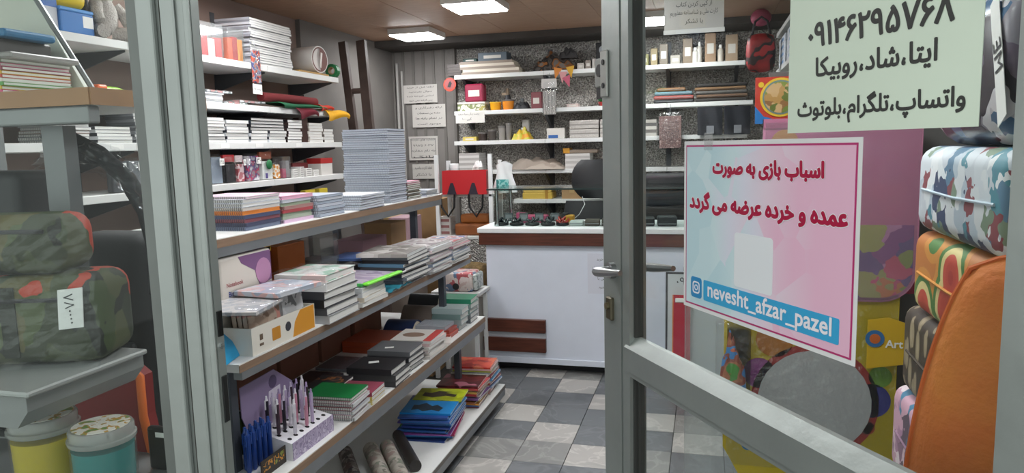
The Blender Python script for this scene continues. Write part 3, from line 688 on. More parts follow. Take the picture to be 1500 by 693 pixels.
# white books and zip pouch
GW = 'white books under the zip pouch'
zz = Z2
for k, lab in enumerate(('white paperback lowest under the green edged zip pouch', 'cream paperback second under the green edged zip pouch', 'white paperback third under the green edged zip pouch', 'pale grey paperback just beneath the zip pouch')):
    book(-1.385 - .004 * k, 2.60, zz, .20, .22, .018, C(('d8d6d2', 'cfc3b2', 'd5d6da', 'c4c8cc')[k]), lab, GW, 'soft', rz=random.uniform(-.04, .06)); zz += .0185
def zip_pouch(x, y, z, w, d, body, trim, label, rz=0.0, rot=None):
    o = thing('zip_pouch', label, 'pouch', (x, y, z), rz, None, rot)
    part('pouch_body', G().sheet(lambda u, v: (w * (u - .5), d * (v - .5), .008 + .006 * math.sin(PI * u) * math.sin(PI * v)), 10, 10).box(-w / 2, w / 2, -d / 2, d / 2, 0, .003), body, o, 60)
    part('zip_trim', G().rbox(-w / 2, w / 2, -d / 2 - .008, -d / 2 + .004, 0, .012, .002, 1), pm('3c9a4a', .4), o)
    part('zip_trim', G().rbox(w / 2 - .006, w / 2 + .020, -d / 2, d / 2, .002, .014, .004, 1), trim, o)
    part('zip_pull', G().box(w / 2 + .012, w / 2 + .018, d / 2 - .005, d / 2 + .03, .004, .008), M_PAPER, o)
    part('brand_patch', G().prism([(q[0], q[1]) for q in [(-.03 + .028 * math.cos(a), -.06 + .012 * math.sin(a)) for a in [2 * PI * k / 14 for k in range(14)]]], .0146, .0152), M_PAPER, o)
    return o
zip_pouch(-1.395, 2.675, Z2 + .077, .215, .30, pat('lilac_vinyl', ['a99bb0', 'b8aebd', '9d8fa6'], 'noise', 12, .2), pm('74d43a', .35), 'lilac zip pouch with neon green trim on the rack second shelf', -.06)
single('zip_pouch', G().sheet(lambda u, v: (-.1 + .2 * u, -.11 + .22 * v, .006 + .012 * abs(math.sin(3 * PI * v)) * u), 10, 14, .002), pm('3f9fb5', .35), 'folded teal vinyl pouch peeking out below the lilac zip pouch', 'pouch', (-1.385, 2.86, Z2 + .001), smooth=60)
# dark clear folders, then magazines at the far end
GF = 'clear folders in the dark pile on the rack'
zz = Z2
for k in range(8):
    c = ('3d3f45', '6d7178', '2b2d31', '8c9097', '44464c', '5c7f9a', '2d2f33', '70747b')[k]
    book(-1.395 + random.uniform(-.012, .012), 3.03 + random.uniform(-.01, .01), zz + (.014 if k == 0 else .014), .22, .28, .0145, C(c, .25), 'grey clear folder in the dark pile behind the zip pouch', GF, 'soft', rz=random.uniform(-.06, .06), name='folder', cat='folder'); zz += .015
zz += .014
book(-1.40, 3.02, zz, .235, .29, .016, pat('sketch_cover', ['a5a19c', 'c4bfba', '8d8884', 'd6d2ce', '9b9490'], 'blot', 14, .25), 'grey photo folder with white border topmost on the dark pile', GF, 'soft', rz=.10, name='folder', cat='folder', pages=pm('d7dad8', .3))
book(-1.62, 3.10, Z2, .18, .26, .10, C('35373c'), 'thick black folder block behind the dark pile on the rack', None, 'hard', name='folder', cat='folder')
book(-1.62, 3.07, Z2 + .1005, .17, .2, .012, C('5f7fc0'), 'blue folder lying behind the dark clear folders', None, 'soft', rz=.1, name='folder', cat='folder')
GM = 'magazines at the far end of the rack second shelf'
zz = Z2; cols = ['b9bdc3', 'cfd2d6', 'c28f9a', '9aa9bd', 'd8d3cd', 'b4a3a8', 'cfd4da', '8fa6c0', 'd6c5c7', 'c9ccd2']
for k in range(10):
    book(-1.385 + random.uniform(-.012, .012), 3.335 + random.uniform(-.01, .01), zz, .21, .27, .0125, C(cols[k], .3), 'pale magazine in the first far pile on the rack second shelf', GM, 'soft', rz=random.uniform(-.05, .05), name='magazine', cat='magazine'); zz += .013
book(-1.39, 3.33, zz, .21, .28, .012, pat('mag_cover_a', ['c9c6c6', 'b5a6a8', 'd8d4d4', '9a8f94'], 'noise', 14, .25), 'silver magazine topmost on the first far pile of the second shelf', GM, 'soft', rz=-.04, name='magazine', cat='magazine')
zz = Z2
for k in range(9):
    book(-1.375 + random.uniform(-.01, .01), 3.635 + random.uniform(-.008, .008), zz, .20, .27, .0115, C(cols[(k * 3 + 1) % 10], .3), 'pale magazine in the last pile on the rack second shelf', GM, 'soft', rz=random.uniform(-.05, .05), name='magazine', cat='magazine'); zz += .012
book(-1.38, 3.63, zz, .20, .27, .012, pat('mag_cover_b', ['cdbfbf', '7f93b5', 'd6cfd0', 'b56f74'], 'noise', 13, .25), 'pink and blue magazine topmost on the last pile of the second shelf', GM, 'soft', rz=.03, name='magazine', cat='magazine')
# cartons along the back of the second shelf
carton(-1.74, 2.62, Z2, .14, .20, .23, 'tall orange brown carton on the rack behind the album pile', pm('b0602a', .6, var=.08), tape=False)
b2 = carton(-1.745, 2.38, Z2, .13, .22, .215, 'maroon and black printed carton behind the albums on the rack', pm('7c2c28', .6), tape=False)
part('printed_patch', G().box(.065, .066, -.108, -.01, .02, .20), M_BLACK, b2); part('printed_patch', G().box(.066, .0668, .01, .10, .02, .12), pm('c9c3b8', .6), b2)
carton(-1.75, 2.10, Z2, .12, .26, .20, 'brown kraft carton under the marker tins at the rack back', None, tape=False)
for k in range(16):
    c = 'b32b3a' if k < 7 else '1f6a3c'
    pen(-1.735 + .03 * (k % 2), 2.0 + .0145 * k, Z2 + .2005, .055, .0075, ('red capped marker standing on the kraft carton', 'green capped marker standing on the kraft carton')[k >= 7], M_PAPER, pm(c, .4), 'red and green markers on the kraft carton')
acrylic_box(-1.70, 2.87, Z2, .13, .16, .235, 'empty clear acrylic box beside the orange carton', [(pm('8d8a90', .6), .55)])
for k, (yy, c, lab) in enumerate(((2.30, 'd9a51e', 'yellow and black printed packet on top of the maroon carton'), (2.46, 'e0b53a', 'yellow topped packet on top of the maroon carton, right one'))):
    o = thing('packet', lab, 'packet', (-1.745, yy - .005, Z2 + .2152)); part('packet_body', G().rbox(-.05, .05, -.06, .06, 0, .04, .003, 1), pm(c, .5), o); part('printed_band', G().box(.05, .0506, -.05, .05, .008, .02), M_BLACK, o)
carton(-1.73, 3.36, Z2, .16, .28, .16, 'dusty pink carton behind the magazines on the rack', pm('a07c86', .6), tape=False)
carton(-1.73, 3.66, Z2, .16, .2, .21, 'brown carton at the far back end of the rack second shelf', None, tape=False)
# loose books at the very near end of second shelf
book(-1.44, 1.79, Z2 + .0125, .12, .08, .012, C('2f4fa0', .4), 'blue covered booklet lying by the post on the rack', None, 'soft', rz=.3)
fb = thing('plastic_folder', 'bright cyan plastic folder leaning by the post on the rack', 'folder', (-1.35, 1.765, Z2 + .001), 0, None, (0, -.35, .25))
part('cover', G().prism([(-.05, 0), (.06, 0), (.05, .05), (-.02, .13), (-.05, .13)], 0, .003, 'x'), pm('1f93c4', .3), fb); part('cover', G().prism([(-.045, 0), (.06, 0), (.055, .045), (-.01, .12), (-.045, .12)], -.012, -.009, 'x'), pm('1f93c4', .3), fb)

# ---- third shelf ---------------------------------------------------
Z3 = .525
# blue and green pens standing in rows in a low holder
hb = thing('pen_holder', 'low clear pen stand full of blue and green pens on rack', 'pen holder', (-1.365, 1.835, Z3))
part('base', G().rbox(-.075, .085, -.065, .065, 0, .012, .003, 1), pm('cfd2d6', .3), hb)
part('tier', G().box(-.075, -.018, -.065, .065, .012, .030), pm('cfd2d6', .3), hb)
part('front_card', G().box(.084, .087, -.065, .065, .0, .055), pm('2a241f', .5), hb)
part('printed_patch', G().box(.087, .0875, -.055, .055, .018, .045), pat('gold_script', ['2a241f', 'c98a2b', '2a241f', '7f8a3a'], 'noise', 60), hb)
BLP = pm('1f3f86', .3); BLC = pm('27488f', .25); GNP = pm('3d4a25', .4); GNC = pm('20241c', .4)
for k in range(9):
    pen(-1.325 - .018 * (k % 2), 1.778 + .0135 * k, Z3 + .0125, .14, .0085, 'blue ballpoint pen in the front row of the pen stand', BLP, BLC, 'blue pens in the front row')
for k in range(9):
    pen(-1.405 - .018 * (k % 2), 1.778 + .0135 * k, Z3 + .0305, .14, .0085, 'dark green pen in the rear row of the pen stand', GNP, GNC, 'green pens in the rear row')
# tiered pen carton with holes
pb = thing('pen_carton', 'white pen carton with holes and lilac printed front on rack', 'carton', (-1.256, 2.035, Z3))
PBL, PBW = .255, .125
M_LIL = pat('lilac_print', ['a79ab8', 'b3a7c2', '8d7f9f', 'c4bbcf'], 'noise', 55)
part('box_front', G().box(-.002, 0, -PBL / 2, PBL / 2, 0, .058), M_LIL, pb)
part('box_body', G().prism([(-PBW, 0), (-.002, 0), (-.002, .056), (-PBW, .085)], -PBL / 2, PBL / 2, 'y'), pm('dedde2', .5), pb)
for rx_ in range(3):
    for ry_ in range(7):
        xx = -.025 - .038 * rx_; yy = -PBL / 2 + .022 + .035 * ry_; zt = .056 + (-.002 - xx) / (PBW - .002) * .029
        part('hole', cached(('hole',), lambda: G().lathe([(.0075, 0), (.0075, .0012)], n=12).mesh('hole', M_BLACK)), None, pb, loc=(xx, yy, zt - .0004), rot=(0, math.atan2(.029, PBW - .002), 0))
bc = part('back_card', G().prism([(-.128, .0), (.127, .0), (.127, .10), (.08, .19), (-.02, .26), (-.20, .255), (-.20, .16)], -PBW - .003, -PBW, 'x'), pm('8a7a9c', .5), pb)
part('printed_patch', G().prism([(-.06, .15), (.01, .155), (.01, .20), (-.055, .195)], -PBW, -PBW + .0008, 'x'), pm('cfc8d8', .5), bc)
part('printed_patch', G().prism(circ(-.03, .222, .022, 14), -PBW, -PBW + .0008, 'x'), pm('57496a', .5), bc)
TRP = [pm('2a2630', .3), pm('b9a9c9', .3), pm('d8d2dc', .25), pm('40303a', .3), pm('c98aa0', .3)]; CAPP = [pm('a995bd', .3), pm('e0dde4', .3), pm('c9bdd6', .3)]
labs = ('black barrelled pen with pale cap standing in the white pen carton', 'lilac pen standing in the white pen carton', 'clear white pen standing in the white pen carton', 'dark plum pen standing in the white pen carton', 'pink pen standing in the white pen carton')
q = 0
for rx_ in range(3):
    for ry_ in range(7):
        if rx_ == 0 and ry_ in (0, 2, 5, 6): continue
        if rx_ == 1 and ry_ in (6,): continue
        xx = -1.256 - .025 - .038 * rx_; yy = 2.035 - PBL / 2 + .022 + .035 * ry_; zt = Z3 + .058 + (.023 + .038 * rx_) / (PBW - .002) * .029
        q += 1; pen(xx, yy, zt + .001, .118, .0062, labs[(q * 7) % 5], TRP[(q * 7) % 5], CAPP[q % 3], 'pens in the tiered pen carton')
# green notebooks pile
GG = 'spiral notebooks under the green one'
zz = stack(-1.325, 2.315, Z3, .19, .15, [(.0125, C(c)) for c in ('cfcfd0', 'bfa3a8', 'b4b8bd', 'a1545c', 'c6c8cb', '9c6f78')], 'spiral notebook in the pile beneath the green cover', GG, ang=.03, rz=.05)
book(-1.325, 2.315, zz, .19, .15, .012, C('0f6a34', .35), 'bright green spiral notebook topmost of its pile by the pen carton', GG, rz=.05)
GY = 'small booklets beside the green pile'
zz = Z3
for k, (c, lab) in enumerate((('cdbf7a', 'pale yellow booklet lowest beside the green notebook pile'), ('c4b060', 'yellow lettered booklet in the small pile by green notebooks'), ('8d3f52', 'crimson booklet topmost of the small pile by green notebooks'))):
    book(-1.315, 2.475, zz, .16, .13, .016, C(c), lab, GY, 'soft', rz=.06); zz += .0165
# black diaries
GK = 'black diaries in the piles on the rack third shelf'
zz = stack(-1.335, 2.70, Z3, .21, .17, [(.024, C('2b2b2e')), (.026, C('3a3a3d'))], 'black hardcover diary in the lower layers of the near diary pile', GK, kind='hard', rz=.02)
zz = stack(-1.34, 2.69, zz, .20, .165, [(.026, C('222226', .35))], 'black hardcover diary with white price sticker topmost of the near pile', GK, kind='hard', rz=.04)
single('price_sticker', G().box(-.022, .022, -.014, .014, 0, .0005), M_PAPER, 'white price sticker on the black diary of the near pile', 'sticker', (-1.36, 2.70, zz), .5)
GS = 'dark spiral sketchbooks in front of the diaries'
zz = stack(-1.46, 2.48, Z3, .13, .17, [(.014, C('54565a')), (.014, C('77797c')), (.014, C('55504c'))], 'grey spiral sketchbook under the black and copper one', GS, rz=.03)
book(-1.455, 2.485, zz, .135, .17, .012, pat('black_copper', ['2a2a2c', '303033', '26262a', '8a5a38', '2c2c2f'], 'noise', 24, .35), 'black spiral sketchbook with copper print before the diary pile', GS, rz=.05)
zz = stack(-1.345, 2.90, Z3, .20, .17, [(.022, C(c, .4)) for c in ('3c3d40', '57585c', '2f3033')], 'grey hardcover diary in the far diary pile', GK, kind='hard', rz=-.02)
zz = stack(-1.35, 2.90, zz, .20, .17, [(.022, C('66686c', .4))], 'mid grey hardcover diary topmost of the far diary pile', GK, kind='hard', rz=.03)
single('price_sticker', G().box(-.02, .02, -.012, .012, 0, .0005), M_PAPER, 'white price sticker on the grey diary of the far pile', 'sticker', (-1.37, 2.88, zz), .4)
flatpack(-1.60, 2.62, Z3, .18, .22, .014, C('3a3640', .3), 'dark wrapped folder lying deep on the rack third shelf')
flatpack(-1.60, 2.86, Z3, .18, .20, .014, C('6a6a70', .3), 'grey wrapped folder lying behind the far diaries')
# white booklets, red boxes
GWB = 'white booklets on the rack third shelf'
zz = Z3
for k in range(5):
    book(-1.335 + random.uniform(-.01, .01), 3.125 + random.uniform(-.008, .008), zz, .20, .21, .014, C(('c9c4bf', 'd8d5d0', 'b4aaa8', 'cfcbc6', 'd2b6b6')[k], .35), 'pale booklet in the pile under the oval print booklet', GWB, 'soft', rz=random.uniform(-.06, .06)); zz += .0145
bo = book(-1.335, 3.125, zz, .20, .21, .012, C('d9d6d1', .35), 'white booklet with brown oval print topmost of its pile', GWB, 'soft', rz=.05)
part('printed_oval', G().prism([(-.02 + .055 * math.cos(a), .0 + .04 * math.sin(a)) for a in [2 * PI * k / 18 for k in range(18)]], .012, .0125), pm('8a7060', .5), bo)
part('printed_band', G().box(.06, .1, -.105, .105, .012, .0126), pm('b23a35', .5), bo)
book(-1.30, 3.31, Z3, .12, .13, .01, C('d8d5d0', .35), 'lone white booklet at the shelf edge past the oval print pile', None, 'soft', rz=.3)
for k, (x_, y_, w_, d_, h_, c, lab) in enumerate(((-1.58, 3.17, .24, .24, .055, 'a5482c', 'orange red flat box deep on the rack third shelf'), (-1.365, 3.44, .20, .13, .022, 'b04a3c', 'brick red flat box lowest beside the wrapped packs'), (-1.365, 3.44, .19, .12, .02, 'a84436', 'brick red flat box upper one beside the wrapped packs'))):
    o = thing('flat_box', lab, 'box', (x_, y_, Z3 + (.0225 if k == 2 else 0))); part('box_body', G().box(-w_ / 2, w_ / 2, -d_ / 2, d_ / 2, 0, h_ * .55), pm(c, .4), o); part('box_lid', G().rbox(-w_ / 2 - .002, w_ / 2 + .002, -d_ / 2 - .002, d_ / 2 + .002, h_ * .55, h_, .002, 1), pm(c, .35), o)
flatpack(-1.37, 3.44, Z3 + .0432, .18, .15, .02, C('a9adb5', .3), 'clear wrapped grey pack on the brick red boxes')
def arch_folder(x, y, z, w, d, h, mat, label, rz=0.0):
    o = thing('arched_file', label, 'file', (x, y, z), rz)
    part('cover', G().sheet(lambda u, v: (w * (u - .5), d * (v - .5), h * math.sin(PI * (.08 + .84 * v)) + .001), 6, 14, .004), mat, o, 50)
    part('pages', G().prism([(d * (v - .5), max(0.001, h * math.sin(PI * (.08 + .84 * v)) - .006)) for v in [.06 + .88 * k / 12 for k in range(13)]] + [(d * .44, 0.0), (-d * .44, 0.0)], -w / 2 + .006, w / 2 - .006, 'x'), M_PAGES_CREAM, o)
    return o
arch_folder(-1.53, 3.395, Z3, .16, .20, .085, pm('1d2f57', .35), 'navy blue arched file on the rack third shelf')
arch_folder(-1.51, 3.585, Z3, .18, .17, .12, pm('6a5f58', .35), 'taupe arched file behind the navy one on the rack')
arch_folder(-1.545, 3.755, Z3, .18, .16, .15, pm('3a3c40', .3), 'charcoal arched file farthest along the rack third shelf')
GDI = 'grey and green diaries at the far end'
zz = Z3
for k, (c, lab) in enumerate((('8a9299', 'grey hardcover diary lowest in the far end front pile'), ('9aa6a8', 'silver grey hardcover diary second in the far end front pile'), ('7f9a97', 'grey green hardcover diary third in the far end front pile'), ('a3b5b5', 'pale teal hardcover diary topmost in the far end front pile'))):
    book(-1.345 + random.uniform(-.008, .008), 3.60 + random.uniform(-.006, .006), zz, .17, .13, .029, C(c, .35), lab, GDI, 'hard', rz=random.uniform(-.06, .06), name='diary', cat='diary'); zz += .0295
zz = Z3
for k, (c, lab) in enumerate((('5f6468', 'dark grey diary lowest in the rear pile by the counter'), ('7c8488', 'grey diary second in the rear pile by the counter'), ('6f8a84', 'sage diary third in the rear pile by the counter'), ('8fa19d', 'light sage diary fourth in the rear pile by the counter'), ('2f8a6a', 'green hardcover diary topmost in the rear pile by the counter'))):
    book(-1.345 + random.uniform(-.008, .008), 3.765 + random.uniform(-.006, .006), zz, .18, .14, .027, C(c, .35), lab, GDI, 'hard', rz=random.uniform(-.05, .05), name='diary', cat='diary'); zz += .0275
# cartons along the back of the third shelf
for k, (yy, w_, h_) in enumerate(((2.02, .30, .25), (2.36, .32, .26), (2.70, .30, .24), (3.02, .28, .25), (3.36, .30, .22))):
    carton(-1.82, yy, Z3, .22, w_, h_, ('brown carton at the back of the third shelf behind the pens', 'brown carton at the back of the third shelf, second from the pens', 'brown carton in the middle of the third shelf back', 'brown carton behind the diaries, fourth from the pens', 'brown carton behind the arched files, last of the row')[k], pm('7a5040', .7, var=.1), group='brown cartons in a row on the third shelf')

# ---- bottom shelf --------------------------------------------------
Z4 = .124
def roll(x, y, z, L_, r, mat, core, label, rz, group, hollow=True):
    o = thing('paper_roll', label, 'roll', (x, y, z), rz, group)
    n = 20; g = G(); R2 = r * .72
    vs = []
    for yy, rr in ((0, r), (L_, r)): vs += [(rr * math.cos(2 * PI * i / n), yy, r + rr * math.sin(2 * PI * i / n)) for i in range(n)]
    g.add(vs, [(i, (i + 1) % n, n + (i + 1) % n, n + i) for i in range(n)])
    part('printed_paper', g, mat, o, 60)
    part('paper_end', ring(0, 0, [(r * math.cos(2 * PI * i / n), r + r * math.sin(2 * PI * i / n)) for i in range(n)], [(R2 * math.cos(2 * PI * i / n), r + R2 * math.sin(2 * PI * i / n)) for i in range(n)], 0, .004) if hollow else G().cyl((0, 0, r), (0, .004, r), r * .99, n=n), core, o)
    if hollow: part('core', ring(0, 0, [(R2 * math.cos(2 * PI * i / n), r + R2 * math.sin(2 * PI * i / n)) for i in range(n)], [(R2 * .9 * math.cos(2 * PI * i / n), r + R2 * .9 * math.sin(2 * PI * i / n)) for i in range(n)], .004, L_), pm('9a8f80', .7), o)
    return o
FL = ['948c83', 'a9a298', '7d7a72', 'b9b3a9', '9a8780', '83897a']
GR = 'gift paper rolls on the rack bottom shelf'
for k, (px, py, c, lab, r) in enumerate(((609, 692, None, 'black gift paper roll, rightmost on the bottom shelf', .027), (592, 716, 'a', 'floral gift paper roll with open end beside the black one', .033), (566, 722, 'b', 'floral gift paper roll second from the black one', .035), (524, 726, 'c', 'dark floral gift paper roll leftmost on the bottom shelf', .031))):
    p = onz(px, py, Z4)
    mt = pm('2a2624', .45) if c is None else pat('floral_' + c, FL if c != 'c' else ['4a4441', '6d6762', '8f8a84', '5a4a48', '39353a'], 'blot', 32 + 5 * k, .5)
    roll(p.x, p.y, Z4, .37, r, mt, pm('2a2624', .45) if c is None else M_PAPER, lab, .62, GR, c is not None)
COLB = ['27407f', '1f5f9e', 'a03058', '2b7fb5', '7a3f8a', '3a6fb0', '27508f', '5f8f3a', '2a3f86', '3f7fc0', '5a4a9a', '2b6fa8', '39599a', '4a7fb8', '2d4b8f']
GBL = 'exercise books in the large bright pile'
zz = Z4
for k in range(15):
    book(-1.285 + random.uniform(-.02, .006), 3.175 + random.uniform(-.018, .018), zz, .24, .30, .0075, C(COLB[k], .3), 'thin exercise book with coloured edge in the large bright pile', GBL, 'soft', rz=.10 + random.uniform(-.07, .07), name='exercise_book', cat='exercise book'); zz += .0079
bk = book(-1.29, 3.13, zz, .25, .17, .008, C('1f7fc0', .3), 'bright blue exercise book with dark figures topmost of the large pile', GBL, 'soft', rz=.10, name='exercise_book', cat='exercise book')
part('printed_silhouette', G().prism([(-.08, -.05), (-.05, -.035), (-.02, -.06), (.02, -.04), (.06, -.055), (.07, -.01), (.03, .03), (.01, .01), (-.03, .05), (-.06, .02), (-.085, .02)], .008, .0084), pm('24323f', .4), bk)
bk2 = book(-1.30, 3.31, zz, .25, .17, .008, pat('lime_cover', ['a9b51f', 'b7c22b', '9aa51a'], 'noise', 9, .3), 'lime yellow exercise book with dark print beside the bright blue one', GBL, 'soft', rz=.10, name='exercise_book', cat='exercise book')
part('printed_silhouette', G().prism([(-.09, -.03), (-.03, -.05), (.03, -.02), (.08, -.035), (.085, .0), (.02, .02), (.05, .04), (-.02, .045), (-.05, .015), (-.09, .02)], .008, .0084), pm('3a3226', .4), bk2)
zz = Z4; GMR = 'magazines under the maroon cover'
for k in range(11):
    book(-1.27 + random.uniform(-.012, .012), 3.565 + random.uniform(-.01, .01), zz, .23, .20, .0095, C(('8a3f45', '3f5f9a', 'c2862f', '9a5a3a', 'b8a06a', '6a4a7a', 'c5c0ba', 'a03a40', 'd0b060', '8f6f5a', 'b54f50')[k], .3), 'magazine in the pile between the bright pile and the red covered one', GMR, 'soft', rz=random.uniform(-.08, .08), name='magazine', cat='magazine'); zz += .0099
book(-1.275, 3.565, zz, .23, .20, .009, pat('maroon_cover', ['5a2026', '6a272c', '4a1a20', 'b06a7a'], 'noise', 8, .3), 'dark maroon magazine topmost of the middle bottom shelf pile', GMR, 'soft', rz=.06, name='magazine', cat='magazine')
zz = Z4; GRM = 'magazines under the red cover'
for k in range(15):
    book(-1.26 + random.uniform(-.012, .012), 3.775 + random.uniform(-.01, .01), zz, .22, .19, .0095, C(('c5c0ba', 'b24a50', '9aa5b0', 'c9a9a9', '7f9ac0', 'd2cfc9', 'a8555a', 'b9bcc2', '5f9ac5', 'c9c5c0', '8a4a50', 'd0cdc8', '9a9fa6', 'b0b84a', 'c5a0a0')[k], .3), 'magazine in the tall pile at the far end of the bottom shelf', GRM, 'soft', rz=random.uniform(-.08, .08), name='magazine', cat='magazine'); zz += .0099
book(-1.265, 3.77, zz, .22, .19, .009, pat('red_cover', ['b3382f', 'a82f2a', 'c24a35', '8f2a28', 'c96a4a'], 'blot', 16, .3), 'red covered magazine topmost of the far bottom shelf pile', GRM, 'soft', rz=.08, name='magazine', cat='magazine')

# ================================================================== LEFT WALL SHELVING
WX = -2.40
WS = thing('shelf_unit', 'white wall shelving along the left wall with grey brackets', 'shelving', (0, 0, 0))
WZ = [1.985, 1.757, 1.555, 1.342, 1.10]
WJ = [1.60, 2.62, 3.64, 4.46]
M_BRK = pm('4e5054', .5, .3)
for zt in WZ:
    for a, b_ in zip(WJ, WJ[1:]):
        part('shelf_board', G().rbox(XL + .004, WX, a + .001, b_ - .001, zt - .034, zt, .002, 1), M_SHELFW, WS)
    for yy in (1.70, 2.62, 3.64, 4.40):
        part('bracket', G().prism([(XL + .004, zt - .034), (WX - .02, zt - .034), (WX - .02, zt - .042), (XL + .03, zt - .125), (XL + .004, zt - .125)], yy - .004, yy + .004, 'y'), M_BRK, WS)
for yy in (1.70, 2.62, 3.64, 4.40): part('wall_upright', G().box(XL, XL + .004, yy - .018, yy + .018, .2, 2.3), M_BRK, WS)
for px, py, zt in ((172, 217, WZ[2]), (330, 214, WZ[2]), (380, 210, WZ[2]), (438, 209, WZ[2]), (143, 140, WZ[1])):
    p = onx(px, py, WX)
    lb = part('price_label', G().box(WX, WX + .0008, p.y - .035, p.y + .035, zt - .028, zt - .006), M_PAPER, WS)
WPY = [205]
def wy(px): return onx(px, WPY[0], WX - .01).y
HP = PI / 2
# --- third shelf: white notebooks in flat piles
def wpile(px0, px1, zt, n, t, cols, label, group, top=None, kind='soft', dx=.19, pages=None, jit=.006, name=None):
    y0, y1 = wy(px0), wy(px1)
    return stack(WX - .012 - dx / 2, (y0 + y1) / 2, zt, dx, (y1 - y0) - .012, [(t, cols[k % len(cols)]) for k in range(n)], label, group, top, kind, jit, 0, .015, pages, None, .0004, name)
W1 = [C('3c3f45'), C('d5d7da'), C('2d3035')]; W2 = [C('4a4d55'), C('30333a')]; WB = [C('cfd2d6'), C('3a3d44')]
wpile(299, 331, WZ[2], 8, .0155, W1, 'white edged notebook in the first pile right of the door post', 'notebook piles on the wall third shelf')
wpile(333, 367, WZ[2], 7, .0165, WB, 'white edged notebook in the second pile right of the door post', 'notebook piles on the wall third shelf')
z1 = wpile(368, 394, WZ[2], 4, .0165, WB, 'white edged notebook in the third pile under the black binders', 'notebook piles on the wall third shelf')
z2 = wpile(395, 421, WZ[2], 4, .0165, WB, 'white edged notebook in the fourth pile under the black binders', 'notebook piles on the wall third shelf')
zb = max(z1, z2)
for k, lab in enumerate(('black binder lowest across the two short notebook piles', 'black binder second across the two short notebook piles', 'navy black binder third across the two short notebook piles', 'black binder topmost across the two short notebook piles')):
    book(WX - .11, (wy(368) + wy(421)) / 2, zb, .19, wy(421) - wy(369) - .02, .017, C(('17181c', '1c1e24', '1a2333', '131417')[k], .35), lab, 'black binders on the wall third shelf', 'hard', rz=random.uniform(-.02, .02), name='binder', cat='binder'); zb += .0175
wpile(422, 444, WZ[2], 8, .0165, [C('3a2a28'), C('2b2022')], 'dark covered white notebook in the pile left of the upright book', 'notebook piles on the wall third shelf', pages=M_PAPER)
upright_book(WX - .06, wy(448), WZ[2], .10, .15, .04, C('3a221e'), 'dark brown book standing upright between notebook piles on wall shelf', rz=HP * .0)
wpile(453, 474, WZ[2], 7, .017, [C('bfb5ad'), C('cfc8c2')], 'cream edged notebook in the pile right of the upright book', 'notebook piles on the wall third shelf')
wpile(475, 490, WZ[2], 5, .017, [C('8a827c'), C('cfc8c2')], 'small notebook in the last pile at the shelf end', 'notebook piles on the wall third shelf')
wpile(84, 136, WZ[2], 11, .0125, [C('8e8f92'), C('b5b6b8'), C('5a5c60'), C('a58a7a')], 'grey spiral notebook in the pile behind the shop window', 'notebooks behind the shop window', kind='spiral')
wpile(142, 196, WZ[2], 5, .0135, [C('3a3c40'), C('d9dbdd')], 'white notebook with dark cover in the window side pile', 'notebooks behind the shop window')
wpile(198, 262, WZ[2], 10, .0125, [C('6a6c70'), C('8e9094')], 'grey notebook in the pile half hidden by the door post', 'notebooks behind the shop window', dx=.15)
# --- fourth shelf: hanging packs and bags
WPY[0] = 262
z = WZ[3]
def wp(px0, px1, h, label, inner, header=None, tagt=None, dep=.05, py=268):
    y0, y1 = wy(px0), wy(px1)
    return pouch(WX - .045, (y0 + y1) / 2, z, (y1 - y0) * .94, h, label, inner, header, HP, dep, 'packs on the wall fourth shelf', tagt)
wp(313, 333, .155, 'clear bag of blue grey straws with price tag on wall shelf', pat('straws', ['5c6a7a', '8a97a5', '3f4a58', 'a9b3bd'], 'wave', 60, w=2), None, '۴۵')
wp(335, 352, .150, 'black pack with red header card on the wall fourth shelf', pm('222226', .4), pm('b01f2a', .4))
wp(353, 364, .145, 'red and pink card pack on the wall fourth shelf', pat('pinkcard', ['b56a70', 'd7c0c2', 'a14a52'], 'noise', 30), pm('d8c9ca', .5), '۸')
wp(366, 387, .155, 'clear pouch with pink and purple contents and price tag', pat('propack', ['8f8e94', 'b33a58', '5f4f80', 'a5a5aa', 'd0ced2'], 'noise', 28), None, '۳۰')
pk = wp(388, 406, .160, 'white pouch with green ball print on the wall fourth shelf', pm('d9dcd8', .5), pm('8a4a34', .5))
part('green_ball', G().ball((0, -.030, .088), .028, .008, .028), pm('1c6a3c', .5), pk, 60); part('purple_patch', G().box(-.04, -.02, -.03, -.028, .01, .04), pm('4a3f7a', .5), pk)
wp(407, 416, .125, 'orange and white narrow card pack on the wall fourth shelf', pat('orangecard', ['d98a22', 'e6dfd2', 'd98a22'], 'noise', 40), pm('2a2422', .5))
acrylic_box(WX - .06, (wy(417) + wy(430)) / 2, z, wy(430) - wy(417) - .01, .08, .13, 'clear box of pink and grey erasers on the wall fourth shelf', [(pm('c74a72', .5), .45), (pm('a8a0a4', .5), .8)], HP)
for k, (a, b_, n, lab) in enumerate(((431, 439, 4, 'tiny white carton in the first short pile on the wall fourth shelf'), (442, 448, 5, 'tiny white carton in the second short pile on the wall fourth shelf'), (450, 459, 4, 'tiny white carton in the third short pile on the wall fourth shelf'), (461, 469, 3, 'tiny white carton in the last short pile on the wall fourth shelf'))):
    for j in range(n):
        o = thing('small_carton', lab, 'carton', (WX - .05, (wy(a) + wy(b_)) / 2, z + .0128 * j), random.uniform(-.05, .05), 'tiny white cartons on the wall fourth shelf')
        hw = (wy(b_) - wy(a)) / 2 - .004
        part('box_body', cached(('sc', a), lambda: G().rbox(-.035, .035, -hw, hw, 0, .0125, .001, 1).mesh('box_body', pm('dcdad6', .5))), None, o)
        part('printed_end', cached(('se', a), lambda: G().box(.035, .0354, -hw * .8, hw * .8, .003, .006).mesh('printed_end', pm('6a6663', .5))), None, o)
